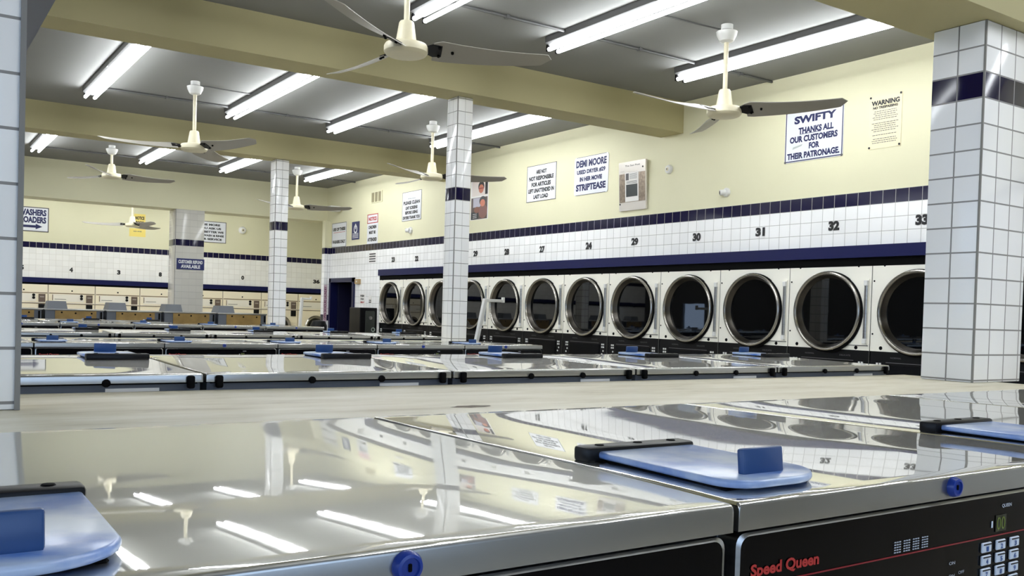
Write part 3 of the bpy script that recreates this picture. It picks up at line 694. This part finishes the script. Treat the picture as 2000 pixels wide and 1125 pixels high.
# ================================================================== machines along the back wall
def make_back():
    r = empty('wall_washer', (0, 0, 0)); hw = .392; H = CZ+.262
    PN = mat('panel_pale', (250, 244, 230), .35); BR = mat('trim_brown', (122, 100, 74), .5)
    b = MB(); b.box((-hw, 0, .02), (hw, .02, H), ENAMEL2); b.box((hw-.004, -.002, .02), (hw, 0, H), BR); b.build('cabinet', r, smooth=0)
    z0 = CZ+.105
    b = MB(); b.box((-hw+.01, -.004, z0-.002), (hw-.01, 0, z0+.012), BR); b.box((-hw, -.012, CZ-.073), (hw, 0, CZ-.062), PN); b.box((-hw, -.006, CZ-.085), (hw, 0, CZ-.073), BR); b.build('rail', r, smooth=0)
    b = MB(); b.box((-.33, -.01, CZ-.045), (.2, 0, CZ+.095), PN); b.box((-.33, -.013, CZ-.02), (-.318, -.009, CZ+.085), BR); b.box((-.29, -.012, CZ-.0), (-.1, -.01, CZ+.008), INKG); cp = b.build('control_panel', r, smooth=0)
    for z in (CZ+.07, CZ+.02):
        b = MB(); b.lathe([(0, .02), (.022, .018), (.026, 0)], BLACK, 14, at(.16, -.01, z, FY), caps=False); b.build('dial', cp)
    b = MB(); b.box((.24, -.012, CZ-.055), (.35, 0, CZ+.09), mat('dispenser_brown', (108, 92, 82), .4)); b.box((.26, -.014, CZ+.03), (.33, -.011, CZ+.05), mat('label_grey', (170, 160, 150), .5)); b.box((.24, -.012, CZ-.21), (.35, 0, CZ-.09), BLACK); b.build('soap_dispenser', r, smooth=0)
    b = MB(); b.lathe([(0, .006), (.013, .005), (.014, 0)], BLKGAP, 10, at(.0, 0, CZ+.16, FY), caps=False); b.build('lock', r)
    b = MB(); b.lathe([(.24, 0), (.245, .03), (.225, .05), (.2, .04), (.185, .02)], CHROME, 40, at(.0, 0, CZ-.43, FY), caps=False); d = b.build('door', r)
    b = MB(); b.lathe([(.2, .02), (.1, .03), (0, .034)], GLASSB, 32, at(0, 0, CZ-.43, FY), caps=False); b.build('glass', d)
    return r
bk0 = make_back()
names = {0: 'hidden end', 1: 'cut by the tiled pillar at left'}
for k in range(8):
    o = bk0 if k == 0 else copy_tree(bk0)
    o.location = (2.0+.7935*k, YB-.03, 0)
    lab = ['cream wall washer at the left, half hidden by the near pillar', 'cream wall washer under number 4', 'cream wall washer under number 3', 'cream wall washer under number 8, beside the square pillar',
           'cream wall washer right behind the square annex pillar', 'cream wall washer under number 0', 'cream wall washer behind the thin far pillar', 'cream wall washer under number 36 in the corner'][k]
    tag(o, lab, 'washer', 'cream machines along the back wall')

# ================================================================== writing on the walls
def number_on(wallrot, p, s, ht, label, wd=None):
    b = MB(); wd = wd or ht*.62*len(s)
    letters(b, s, 0, 0, wd, ht, INKB, -.002, .065)
    o = b.build('wall_number', smooth=0, loc=p, rz=wallrot); tag(o, label, 'number', 'machine numbers on the tiles'); return o
for (px, py, s, lab) in ((768, 507, '23', 'farthest, above the last dryer by the black cabinet'), (814, 505, '22', 'above the second dryer from the black cabinet'), (929, 495.5, '29', 'just right of the slender pillar'), (990, 492, '28', 'above the dryer behind the white cart pole'),
        (1059, 487, '27', 'above a dryer right of 28'), (1150, 480, '24', 'between numbers 27 and 29'), (1240, 472, '29', 'below the silver plaque'), (1361, 463, '30', 'above the dryer with the blue reflection'),
        (1485, 453, '31', 'between numbers 30 and 32'), (1629, 441, '32', 'below the customer-thanks sign'), (1801, 429, '33', 'half cut by the thick tiled pillar')):
    p = onx(px, py, XW-.001); number_on(-pi/2, p, s, .078, 'black number %s on the white tiles, %s' % (s, lab), .105)
for (px, py, s, lab) in ((139, 527, '4', 'left of number 3'), (232, 532, '3', 'between numbers 4 and 8'), (313, 536, '8', 'left of the square annex pillar'), (474, 542.5, '0', 'between the square and the thin pillars'), (618, 550, '36', 'in the far corner'), (43, 522, '5', 'at the edge of the near pillar')):
    p = ony(px, py, YB-.001); number_on(0, p, s, .085, 'black number %s on the back wall tiles, %s' % (s, lab), .06 if len(s) == 1 else .15)

def wsign(name, label, cat, quad, side, board, border=None, bcol=None, t=.006, lines=(), extra=None, group=None, tilt=0, rounded=.0):
    """quad: four pixel corners TL TR BL BR on the wall plane"""
    f = (lambda p: onx(p[0], p[1], XW)) if side == 'R' else (lambda p: ony(p[0], p[1], side if isinstance(side, float) else YB))
    P = [f(q) for q in quad]; c = sum(P, Vector())/4
    ux = Vector((0, -1, 0)) if side == 'R' else Vector((1, 0, 0))
    wd = abs(((P[1]+P[3])-(P[0]+P[2])).dot(ux))/2; ht = ((P[0]+P[1])-(P[2]+P[3])).z/2
    b = MB()
    if rounded: b.prism(rrect(-wd/2, wd/2, -ht/2, ht/2, rounded), -t, 0, board, 'y')
    else: b.box((-wd/2, -t, -ht/2), (wd/2, -.0003, ht/2), board)
    o = b.build(name, smooth=0, loc=c, rz=-pi/2 if side == 'R' else 0); tag(o, label, cat, group)
    if tilt: o.rotation_euler = (Matrix.Rotation(o.rotation_euler.z, 3, 'Z') @ Matrix.Rotation(tilt, 3, 'X')).to_euler(); o.location += Vector((-abs(tilt)*ht/2, 0, 0)) if side == 'R' else Vector()
    if border:
        b = MB(); e = border; g = border*.6 if bcol is None else 0; y0, y1 = -t-.0012, -t+.0005; m = bcol or INK
        b.box((-wd/2+g, y0, -ht/2+g), (wd/2-g, y1, -ht/2+g+e), m); b.box((-wd/2+g, y0, ht/2-g-e), (wd/2-g, y1, ht/2-g), m)
        b.box((-wd/2+g, y0, -ht/2+g), (-wd/2+g+e, y1, ht/2-g), m); b.box((wd/2-g-e, y0, -ht/2+g), (wd/2-g, y1, ht/2-g), m); b.build('border', o, smooth=0)
    if lines:
        b = MB()
        for L in lines:
            s, zc_, hh, ww = L[:4]; m = L[4] if len(L) > 4 else INK; xc = L[5] if len(L) > 5 else 0; wt = L[6] if len(L) > 6 else .05
            letters(b, s, xc*wd, ht/2-zc_*ht, ww*wd, hh*ht, m, -t-.0016, wt)
        b.build('lettering', o, smooth=0)
    if extra: extra(o, wd, ht, t)
    return o
def swifty(o, wd, ht, t):
    b = MB(); b.box((-.24*wd, -t-.0016, ht/2-.475*ht), (.13*wd, -t, ht/2-.467*ht), INK); b.build('underline', o, smooth=0)
    b = MB()
    for x in (-.5, .5):
        for z in (-.5, .5): b.lathe([(0, .004), (.01, .003), (.011, 0)], INKG, 8, at(x*wd*.97, -t, z*ht*.97, FY), caps=False)
    b.build('screws', o)
    b = MB(); b.add([(-.36*wd, -t-.0012, -.25*ht), (-.2*wd, -t-.0012, -.2*ht), (-.18*wd, -t-.0012, -.165*ht), (-.35*wd, -t-.0012, -.205*ht)], [(0, 1, 2, 3)], mat('smudge', (188, 194, 192), .6)); b.build('smudge', o, smooth=0)
wsign('wall_sign', 'white sign in blue letters thanking customers for their patronage, behind the fan blade', 'sign', ((1536.5, 221), (1650, 198), (1532.5, 320), (1646.5, 304)), 'R', SIGNW, .008, t=.006,
      lines=(('SWIFTY', .19, .15, .72, INK, .02, .05), ('THANKS ALL', .405, .125, .60, INK, .04), ('OUR CUSTOMERS', .565, .125, .82, INK, 0), ('FOR', .715, .12, .18, INK, .02), ('THEIR PATRONAGE.', .88, .125, .90, INK, 0)), extra=swifty)
def warning(o, wd, ht, t):
    b = MB(); z = .30
    random.seed(3)
    for k, n in enumerate((5, 5, 1, 3)):
        for i in range(n):
            q = random.uniform(.62, .82)*wd; x = -q/2; zz = ht/2-z*ht
            while x < q/2: l = random.uniform(.03, .09)*wd; b.box((x, -t-.0012, zz), (min(x+l, q/2), -t, zz+.011*ht), INKG); x += l+.018*wd
            z += .038
        z += .034
    b.build('small_print', o, smooth=0)
    b = MB()
    for x in (-.46, .46):
        for zz in (-.47, .48): b.lathe([(0, .003), (.009, .003), (.009, 0)], INKB, 8, at(x*wd, -t, zz*ht, FY), caps=False)
    b.build('pins', o)
wsign('wall_sign', 'cream warning notice with small print pinned high beside the thick tiled pillar', 'sign', ((1699, 191), (1764, 178), (1696, 294), (1759, 283)), 'R', PAPERC, t=.004,
      lines=(('WARNING', .135, .095, .86, INKB), ('NO TRESPASSING', .225, .05, .76, INKB, 0, .05)), extra=warning)
wsign('wall_sign', 'white rounded sign about a film scene that used dryer 29', 'sign', ((1124, 311), (1189.5, 295.5), (1121.5, 384), (1188, 374)), 'R', SIGNW, None, t=.006, rounded=.03,
      lines=(('DEMI MOORE', .18, .19, .90), ('USED DRYER #29', .40, .12, .84), ('IN HER MOVIE', .585, .12, .66), ('STRIPTEASE', .80, .18, .88)),
      extra=lambda o, wd, ht, t: [None for b in [MB()] for _ in [[b.box((-wd*.44, -t-.001, s*ht*.492-.0022), (wd*.44, -t, s*ht*.492+.0022), INKB) for s in (-1, 1)], b.build('border', o, smooth=0)]])
wsign('wall_sign', 'white square sign with five garbled lines in black, left of the film sign', 'sign', ((1031, 326), (1087.5, 316), (1029, 396), (1086, 388.5)), 'R', SIGNW, .005, INKB, t=.006,
      lines=(('ARE NOT', .19, .115, .36, INKB), ('NOT RESPONSIBLE', .36, .12, .84, INKB), ('FOR ARTICLES', .53, .12, .66, INKB), ('LEFT UNATTENDED IN', .70, .115, .88, INKB), ('LAST LOAD', .87, .115, .5, INKB)))
def plaque(o, wd, ht, t):
    b = MB(); y = -t-.001
    b.box((-wd*.48, y, -ht*.33), (wd*.48, -t, ht*.26), mat('plaque_bronze', (150, 136, 122), .3, .7, noise=(40, .7, 1.2)))
    b.build('article_field', o, smooth=0)
    b = MB(); b.box((-.26*wd, y-.001, -.32*ht), (.24*wd, y, .28*ht), PAPERW); ar = b.build('article_sheet', o, smooth=0)
    b = MB(); b.box((-.22*wd, y-.002, -.22*ht), (.2*wd, y-.001, .03*ht), mat('photo_dark', (52, 58, 58), .4)); b.box((-.23*wd, y-.002, .12*ht), (-.12*wd, y-.001, .26*ht), INKG)
    for i in range(6): b.box((-.09*wd, y-.002, .14*ht+i*.02*ht), (.19*wd, y-.001, .146*ht+i*.02*ht), INKG)
    for i in range(3): b.box((-.21*wd, y-.002, .05*ht+i*.02*ht), (.19*wd, y-.001, .058*ht+i*.02*ht), INKG)
    b.build('print', ar, smooth=0)
    b = MB(); letters(b, 'The Sun Post', .02*wd, .415*ht, .56*wd, .035*ht, INKB, y, .02); letters(b, 'LAUNDRY', -.36*wd, .31*ht, .16*wd, .015*ht, INKG, y, 0); b.build('lettering', o, smooth=0)
    b = MB()
    for x, z in ((.4, .355), (-.46, -.36)): b.lathe([(0, .004), (.009, .004), (.009, 0)], INKB, 8, at(x*wd, -t, z*ht, FY), caps=False)
    b.build('pins', o)
wsign('plaque', 'pale silver plaque with a framed newspaper page, tilted off the wall', 'plaque', ((1215, 320), (1267.5, 310.5), (1213, 414), (1265, 407)), 'R', mat('plaque_silver', (222, 216, 208), .25, .3), t=.022, extra=plaque, tilt=radians(3))
def photos(o, wd, ht, t):
    y = -t-.0008; P = lambda n, c: mat(n, c, .4)
    b = MB(); b.box((-wd*.42, y, .1*ht), (wd*.46, -t, .47*ht), P('photo_pale', (226, 214, 206))); b.box((.32*wd, y-.0004, .12*ht), (wd*.46, y, .47*ht), INKB)
    b.box((-wd*.45, y, -.49*ht), (wd*.46, -t, .06*ht), P('photo_brown', (74, 50, 38))); b.box((-.34*wd, y-.0004, -.18*ht), (.3*wd, y, .05*ht), P('photo_grey', (176, 172, 186))); b.box((-.45*wd, y-.0008, -.49*ht), (-.02*wd, y-.0004, -.3*ht), INKB)
    b.build('photo_print', o, smooth=0)
    def blob(b, cx, cz, rx, rz, m, dy): b.add([(cx*wd+rx*wd*cos(a*pi/10), y-dy, cz*ht+rz*ht*sin(a*pi/10)) for a in range(20)], [list(range(20))[::-1]], m)
    b = MB(); SK = P('photo_skin', (196, 110, 78)); HR = P('photo_hair', (28, 22, 22))
    blob(b, .1, .33, .17, .13, HR, .0008); blob(b, .1, .27, .14, .11, SK, .0012); b.box((-.04*wd, y-.0016, .27*ht), (.25*wd, y-.0014, .295*ht), P('photo_red', (150, 40, 36)))
    blob(b, .2, -.04, .19, .12, HR, .0012); blob(b, .2, -.09, .14, .09, SK, .0016); blob(b, .22, -.3, .24, .18, P('photo_maroon', (122, 72, 62)), .0010); blob(b, -.12, -.25, .16, .08, P('photo_tan', (120, 66, 40)), .0012)
    for i in range(3): b.box((-.34*wd, y-.0016, -.36*ht-i*.045*ht), (-.12*wd, y-.0012, -.35*ht-i*.045*ht), PAPERW)
    b.build('photo_figures', o, smooth=0)
wsign('photo_poster', 'narrow poster of two photographs of faces, right of the slender pillar', 'poster', ((919, 353), (954.5, 350.5), (920, 431), (953.5, 426.5)), 'R', PAPERW, t=.003, extra=photos)
wsign('wall_sign', 'white sign with blocky black lines, left of the slender pillar', 'sign', ((787, 376.5), (824, 370.5), (786, 432.5), (823, 428.5)), 'R', SIGNW, .006, INKG, t=.006,
      lines=(('Welcome', .24, .05, .4, INKG, 0, .0), ('PLEASE CLEAN', .38, .12, .86, INKB), ('LINT SCREENS', .56, .11, .62, INKB), ('BEFORE USING', .72, .11, .66, INKB), ('DRYERS THANK YOU', .89, .11, .9, INKB)))
def redbox(o, wd, ht, t):
    b = MB(); y0, y1 = -t-.0012, -t
    for (x0, x1, z0, z1) in ((-.5, .5, .19, .215), (-.5, .5, .475, .5), (-.5, -.45, .19, .5), (.45, .5, .19, .5)): b.box((x0*wd, y0, z0*ht), (x1*wd, y1, z1*ht), INKR)
    b.build('red_frame', o, smooth=0)
wsign('wall_sign', 'tall white notice with a red framed heading', 'sign', ((718.4, 419), (739, 417), (717, 477.5), (738, 474)), 'R', SIGNW, t=.005, lines=(('NOTICE', .16, .13, .74, INKR), ('CHILDREN', .44, .11, .74, INKB), ('MUST BE', .62, .11, .6, INKB), ('ATTENDED', .86, .12, .86, INKB)), extra=redbox)
def wheel(o, wd, ht, t):
    b = MB(); y = -t-.0012
    b.lathe([(.10*wd*1.5, 0), (.2*wd*1.2, 0)], SIGNW, 24, at(0, y, .08*ht, FY), caps=False); b.box((-.04*wd, y-.0003, .08*ht), (.06*wd, y, .27*ht), SIGNW); b.lathe([(0, 0), (.08*wd, 0)], SIGNW, 12, at(0, y, .31*ht, FY), caps=False)
    for i in range(4): b.box((-.38*wd, y, -.18*ht-i*.075*ht), (.38*wd, -t, -.15*ht-i*.075*ht), SIGNW)
    b.build('symbol', o, smooth=0)
wsign('wall_sign', 'small navy accessibility sign with a white wheelchair symbol', 'sign', ((688, 433.5), (702.5, 432.3), (687.5, 469), (702, 467)), 'R', mat('sign_navy', (34, 44, 104), .35), t=.005, extra=wheel)
def threebar(o, wd, ht, t):
    b = MB(); b.box((-.38*wd, -t-.001, .1*ht), (.42*wd, -t, .115*ht), INKR); b.box((-.44*wd, -t-.001, -.22*ht), (.44*wd, -t, -.21*ht), INKG); b.build('rules', o, smooth=0)
wsign('wall_sign', 'white notice in the corner above the dark doorway', 'sign', ((649, 437.7), (677, 432.7), (649, 484.5), (677, 481)), 'R', SIGNW, .008, INKG, t=.006, lines=(('USE OF THESE', .26, .13, .86, INKB), ('WASHERS ONLY', .78, .13, .88, INKB)), extra=threebar)
def stripes(o, wd, ht, t):
    b = MB()
    for i in range(4): b.box((-.46*wd, -t-.001, .36*ht-i*.24*ht-.05*ht), (.46*wd, -t, .36*ht-i*.24*ht+.05*ht), INKB)
    b.build('print', o, smooth=0)
wsign('tile_notice', 'small notice of four dark lines on the white tiles, left of number 23', 'notice', ((721, 494), (734.5, 492.5), (721, 514), (734, 512.5)), 'R', PAPERW, t=.002, extra=stripes)
def vent(o, wd, ht, t):
    b = MB(); VD = mat('vent_shadow', (150, 142, 110), .6)
    for i in range(3): b.box(((-.46+i*.32)*wd, -t-.002, -.42*ht), ((-.46+i*.32+.24)*wd, -t-.0003, .42*ht), VD)
    b.build('vent_slats', o, smooth=0)
wsign('wall_vent', 'small cream vent grille with three slots high on the wall near the corner', 'vent', ((726.4, 375.5), (747.5, 371.5), (726.8, 397), (747, 394)), 'R', CREAM, t=.012, extra=vent)
wsign('paper_notice', 'small paper with black and red print on the tiles right of the doorway', 'notice', ((702, 574), (714, 573.5), (702, 595), (714, 594)), 'R', PAPERW, t=.002, lines=(('PUSH', .2, .2, .6, INKB), ('FOR', .5, .15, .5, INKB), ('HELP', .8, .15, .6, INKR)))
wsign('paper_notice', 'tiny label on the tiles just above the black cabinet', 'notice', ((720, 578), (726, 577.5), (720, 593), (726, 592.5)), 'R', PAPERW, t=.002, lines=(('ON', .6, .2, .7, INKB), ('OFF', .85, .2, .8, INKB)))
wsign('alarm_box', 'small tan box beside the top corner of the dark doorway', 'alarm box', ((697, 545.5), (704.5, 545), (697, 555), (704.5, 554.5)), 'R', mat('tan_plastic', (176, 148, 104), .5), t=.04, lines=(('+', .5, .4, .3, SIGNW),))
# back wall writing
def arrow(o, wd, ht, t):
    b = MB(); z = -.29*ht; b.add([(-.42*wd, -t-.0012, z-.05*ht), (.15*wd, -t-.0012, z-.05*ht), (.15*wd, -t-.0012, z-.11*ht), (.33*wd, -t-.0012, z), (.15*wd, -t-.0012, z+.11*ht), (.15*wd, -t-.0012, z+.05*ht), (-.42*wd, -t-.0012, z+.05*ht)], [(0, 1, 2, 3, 4, 5, 6)], INK); b.build('arrow', o, smooth=0)
wsign('wall_sign', 'white washers and loaders sign with a blue arrow, cut off by the near pillar', 'sign', ((22, 401), (95.5, 406.5), (21, 449.5), (95, 454)), YB, SIGNW, .016, INKG, t=.008,
      lines=(('WASHERS', .22, .26, .735, INK, .065), ('LOADERS', .52, .26, .68, INK, .09)), extra=arrow)
wsign('paper_notice', 'yellow notice with a black heading on the back wall, behind the annex fan', 'notice', ((262, 417.5), (284, 418.8), (262, 444), (284, 445)), YB, PAPERY, t=.003, lines=(('NOTICE', .3, .25, .8, INKB), ('ROOM', .62, .2, .7, INKB)))
wsign('paper_notice', 'plain yellow paper on the back wall under the black-headed notice', 'notice', ((252.5, 446), (284.5, 447), (252.5, 461.5), (284, 463)), YB, PAPERY, t=.002, lines=(('NO DYE', .35, .12, .5, INKG),))
wsign('wall_sign', 'white sign of five black lines on the back wall beside the square pillar', 'sign', ((378, 430), (442, 434.7), (377, 471), (441, 476.3)), YB, SIGNW, .012, INKG, t=.008,
      lines=(('THE MORE', .16, .1, .62, INKB), ('YOU ASK US', .33, .1, .68, INKB), ('THE BETTER WE', .50, .1, .84, INKB), ('CAN WASH & RINSE', .67, .1, .86, INKB), ('OUR SERVICE', .84, .1, .74, INKB)))
wsign('pillar_sign', 'navy sign with two rows of white letters on the square annex pillar', 'sign', ((345, 504), (399, 507), (344.5, 525), (398.5, 528.3)), 15.195, mat('sign_navy', (34, 44, 104), .35), t=.006,
      lines=(('CUSTOMER REFUND', .3, .32, .88, SIGNW), ('AVAILABLE', .72, .32, .7, SIGNW)))
P0 = ony(634.5, 556, 15.035); P1 = ony(633.5, 628, 15.035)
b = MB(); hh = (P0.z-P1.z); b.box((-.022, -.003, -hh/2), (.04, 0, hh/2), mat('banner_pale', (226, 206, 214), .5)); o = b.build('banner', smooth=0, loc=(P0+P1)/2)
tag(o, 'narrow vertical banner with purple writing on the corner pilaster', 'banner')
b = MB(); TT = Matrix.Rotation(-pi/2, 4, 'Y'); letters(b, 'OPEN 24 HOURS LAUNDRY', 0, -.01, hh*.9, .045, mat('banner_ink', (130, 40, 90), .5), -.004, .03, 0, TT); b.build('lettering', o, smooth=0)

# wall devices
def device(px, py, side, label, name, cat, R, lens, look=None):
    p = onx(px, py, XW) if side == 'R' else ony(px, py, YB)
    r = empty(name, p, -pi/2 if side == 'R' else 0); tag(r, label, cat)
    b = MB(); b.lathe([(R, 0), (R, R*.35), (R*.85, R*.6), (R*.5, R*.75), (0, R*.78)], WHITE, 24, at(0, 0, 0, FY), caps=False); b.build('base', r)
    if look:
        d = Vector(look).normalized(); rot = d.to_track_quat('Z', 'Y').to_matrix().to_4x4()
        b = MB(); b.lathe([(R*.62, 0), (R*.62, R*1.15), (R*.55, R*1.25), (0, R*1.25)], WHITE, 20, at(0, -R*.5, 0, rot), caps=False); h = b.build('camera_head', r)
        b = MB(); b.lathe([(R*.45, R*1.26), (R*.3, R*1.3), (0, R*1.3)], BLACK, 16, at(0, -R*.5, 0, rot), caps=False); b.build('lens', h)
    elif lens:
        b = MB(); b.lathe([(R*.42, R*.7), (R*.4, R*.84), (R*.2, R*.88), (0, R*.88)], FANW, 20, at(0, 0, 0, FY), caps=False); h = b.build('cap', r)
        b = MB(); b.lathe([(R*.2, R*.88), (R*.1, R*.92), (0, R*.92)], INKG, 14, at(0, 0, 0, FY), caps=False); b.build('lens', h)
    return r
device(1308, 331, 'R', 'round white detector on the wall right of the silver plaque', 'wall_detector', 'detector', .045, True)
device(1420, 376, 'R', 'white dome camera with a black lens below and right of the detector', 'security_camera', 'camera', .042, False, (-.55, -.8, -.1))
device(803, 450, 'R', 'white security camera under the blocky sign left of the slender pillar', 'security_camera', 'camera', .05, False, (-.85, -.5, .0))
device(473, 450, 'B', 'round white smoke detector on the back wall right of the five-line sign', 'wall_detector', 'detector', .075, True)
p = onx(664, 407, XW-.1); r = empty('security_camera', (6.24, 14.6, p.z)); tag(r, 'boxy white camera in the corner by the tip of a fan blade', 'camera')
b = MB(); b.rbox((-.14, -.06, -.04), (.05, .06, .05), .015, WHITE, 2); b.build('housing', r); b = MB(); b.rbox((-.148, -.035, -.02), (-.138, .035, .025), .008, BLACK, 1); b.build('lens', r)

# ================================================================== black cabinet, laundry carts
pl = ony(703.5, 600, 13.12); pr = ony(742, 600, 13.12); zt_ = ony(722, 601, 13.12).z
r = empty('vending_cabinet', ((pl.x+pr.x)/2, 13.12, 0)); hw = (pr.x-pl.x)/2
BG = mat('cabinet_green_black', (20, 26, 24), .35)
b = MB(); b.rbox((-hw, 0, 0), (hw, .4, zt_), .01, BLACK, 1); b.build('cabinet', r)
b = MB(); b.prism(rrect(-hw+.09, hw-.09, .3, zt_-.05, .02), -.012, 0, mat('cabinet_grey', (58, 62, 58), .4), 'y'); pn = b.build('front_panel', r, smooth=0)
b = MB(); pts = [(-hw+.14, .3)]+[(hw-.14, .3)]+[((hw-.14)*cos(radians(a)), zt_-.42+(hw-.14)*sin(radians(a))*1.0) for a in range(0, 181, 12)]
b.prism(pts, -.018, -.01, BG, 'y'); wn_ = b.build('arched_window', pn, smooth=0)
b = MB()
for i in range(9):
    a = i*2.3; b.lathe([(.022, 0), (.034, .002)], mat('prize_white', (190, 205, 195), .4), 12, at(.05*cos(a), -.02, zt_-.34-.055*i+.03*sin(a*2), FY), caps=False)
b.build('prize_capsules', wn_, smooth=0)
b = MB(); b.lathe([(.028, 0), (.028, .02), (0, .022)], STEELD, 18, at(0, -.012, zt_-.16, FY), caps=False); b.build('lock', pn)
tag(r, 'black vending cabinet with an arched dark front beside the last dryer', 'vending machine')
r = empty('waste_bin', (5.62, 13.75, 0))
b = MB(); b.lathe([(0, 0), (.11, 0), (.13, CZ-.32), (.13, CZ-.29), (.1, CZ-.22), (0, CZ-.20)], BLACK, 28); b.build('bin_body', r); tag(r, 'dark round bin between the doorway and the black cabinet', 'bin')
def cart(x, y, lean, arm_dir, zt_pole, label, arm=.24):
    r = empty('laundry_cart', (x, y, 0)); tag(r, label, 'cart', 'laundry carts with hanging poles')
    b = MB(); z0 = .62
    for s in (-1, 1):
        b.tube([(s*.25, -.35, .12), (s*.25, -.35, z0), (s*.25, .35, z0), (s*.25, .35, .12)], .012, STEELD, 8)
    b.tube([(-.25, -.35, z0), (.25, -.35, z0)], .012, STEELD, 8); b.tube([(-.25, .35, z0), (.25, .35, z0)], .012, STEELD, 8)
    b.build('frame', r)
    b = MB()
    for i in range(9):
        t = -.35+.7*i/8
        b.tube([(-.24, t, z0), (-.19, t*.85, .2), (.19, t*.85, .2), (.24, t, z0)], .003, STEELD, 5)
    for z, k in ((.5, .97), (.38, .92), (.26, .87)): b.tube([(-.23*k, -.35*k, z), (.23*k, -.35*k, z), (.23*k, .35*k, z), (-.23*k, .35*k, z), (-.23*k, -.35*k, z)], .003, STEELD, 5)
    b.build('basket', r)
    for sx in (-.24, .24):
        for sy in (-.34, .34):
            b = MB(); b.lathe([(0, -.012), (.045, -.012), (.05, -.006), (.05, .006), (.045, .012), (0, .012)], BLACK, 16, at(sx, sy, .05) @ Matrix.Rotation(pi/2, 4, 'Y')); b.tube([(sx, sy, .05), (sx, sy, .13)], .008, STEELD, 6); b.build('caster', r)
    b = MB(); b.rbox((-.02, -.02, .13), (.02, .02, zt_pole), .004, WHITE, 1, Matrix.Identity(4)); 
    for i in range(len(b.v)):
        v = b.v[i]; b.v[i] = (v[0]+lean*(v[2]-.13), v[1]-.0, v[2])
    po = b.build('hanging_pole', r)
    xt = lean*(zt_pole-.13)
    b = MB(); b.rbox((xt, -.014, zt_pole-.032), (xt+arm, .014, zt_pole-.004), .004, WHITE, 1); b.rbox((xt+arm-.02, -.016, zt_pole-.035), (xt+arm+.005, .016, zt_pole+.018), .004, WHITE, 1)
    o = b.build('hanging_arm', po)
    for a_ in (o,):
        a_.location = (0, 0, 0)
    return r
p0 = ony(931, 663, 7.55); p1 = ony(948, 583, 7.55)
lean = (p1.x-p0.x)/(p1.z-p0.z)
cart(p0.x-lean*(p0.z-.13), 7.55, lean, 1, p1.z, 'laundry cart with a white leaning hanging pole, in front of dryer 28', ony(984, 580, 7.55).x-p1.x)
p0 = ony(586, 632, 13.0); p1 = ony(590, 581, 13.0); lean = (p1.x-p0.x)/(p1.z-p0.z)
cart(p0.x-lean*(p0.z-.13), 13.0, lean, 1, p1.z, 'laundry cart with a pale hanging pole, right of the thin far pillar', ony(608, 579, 13.0).x-p1.x)
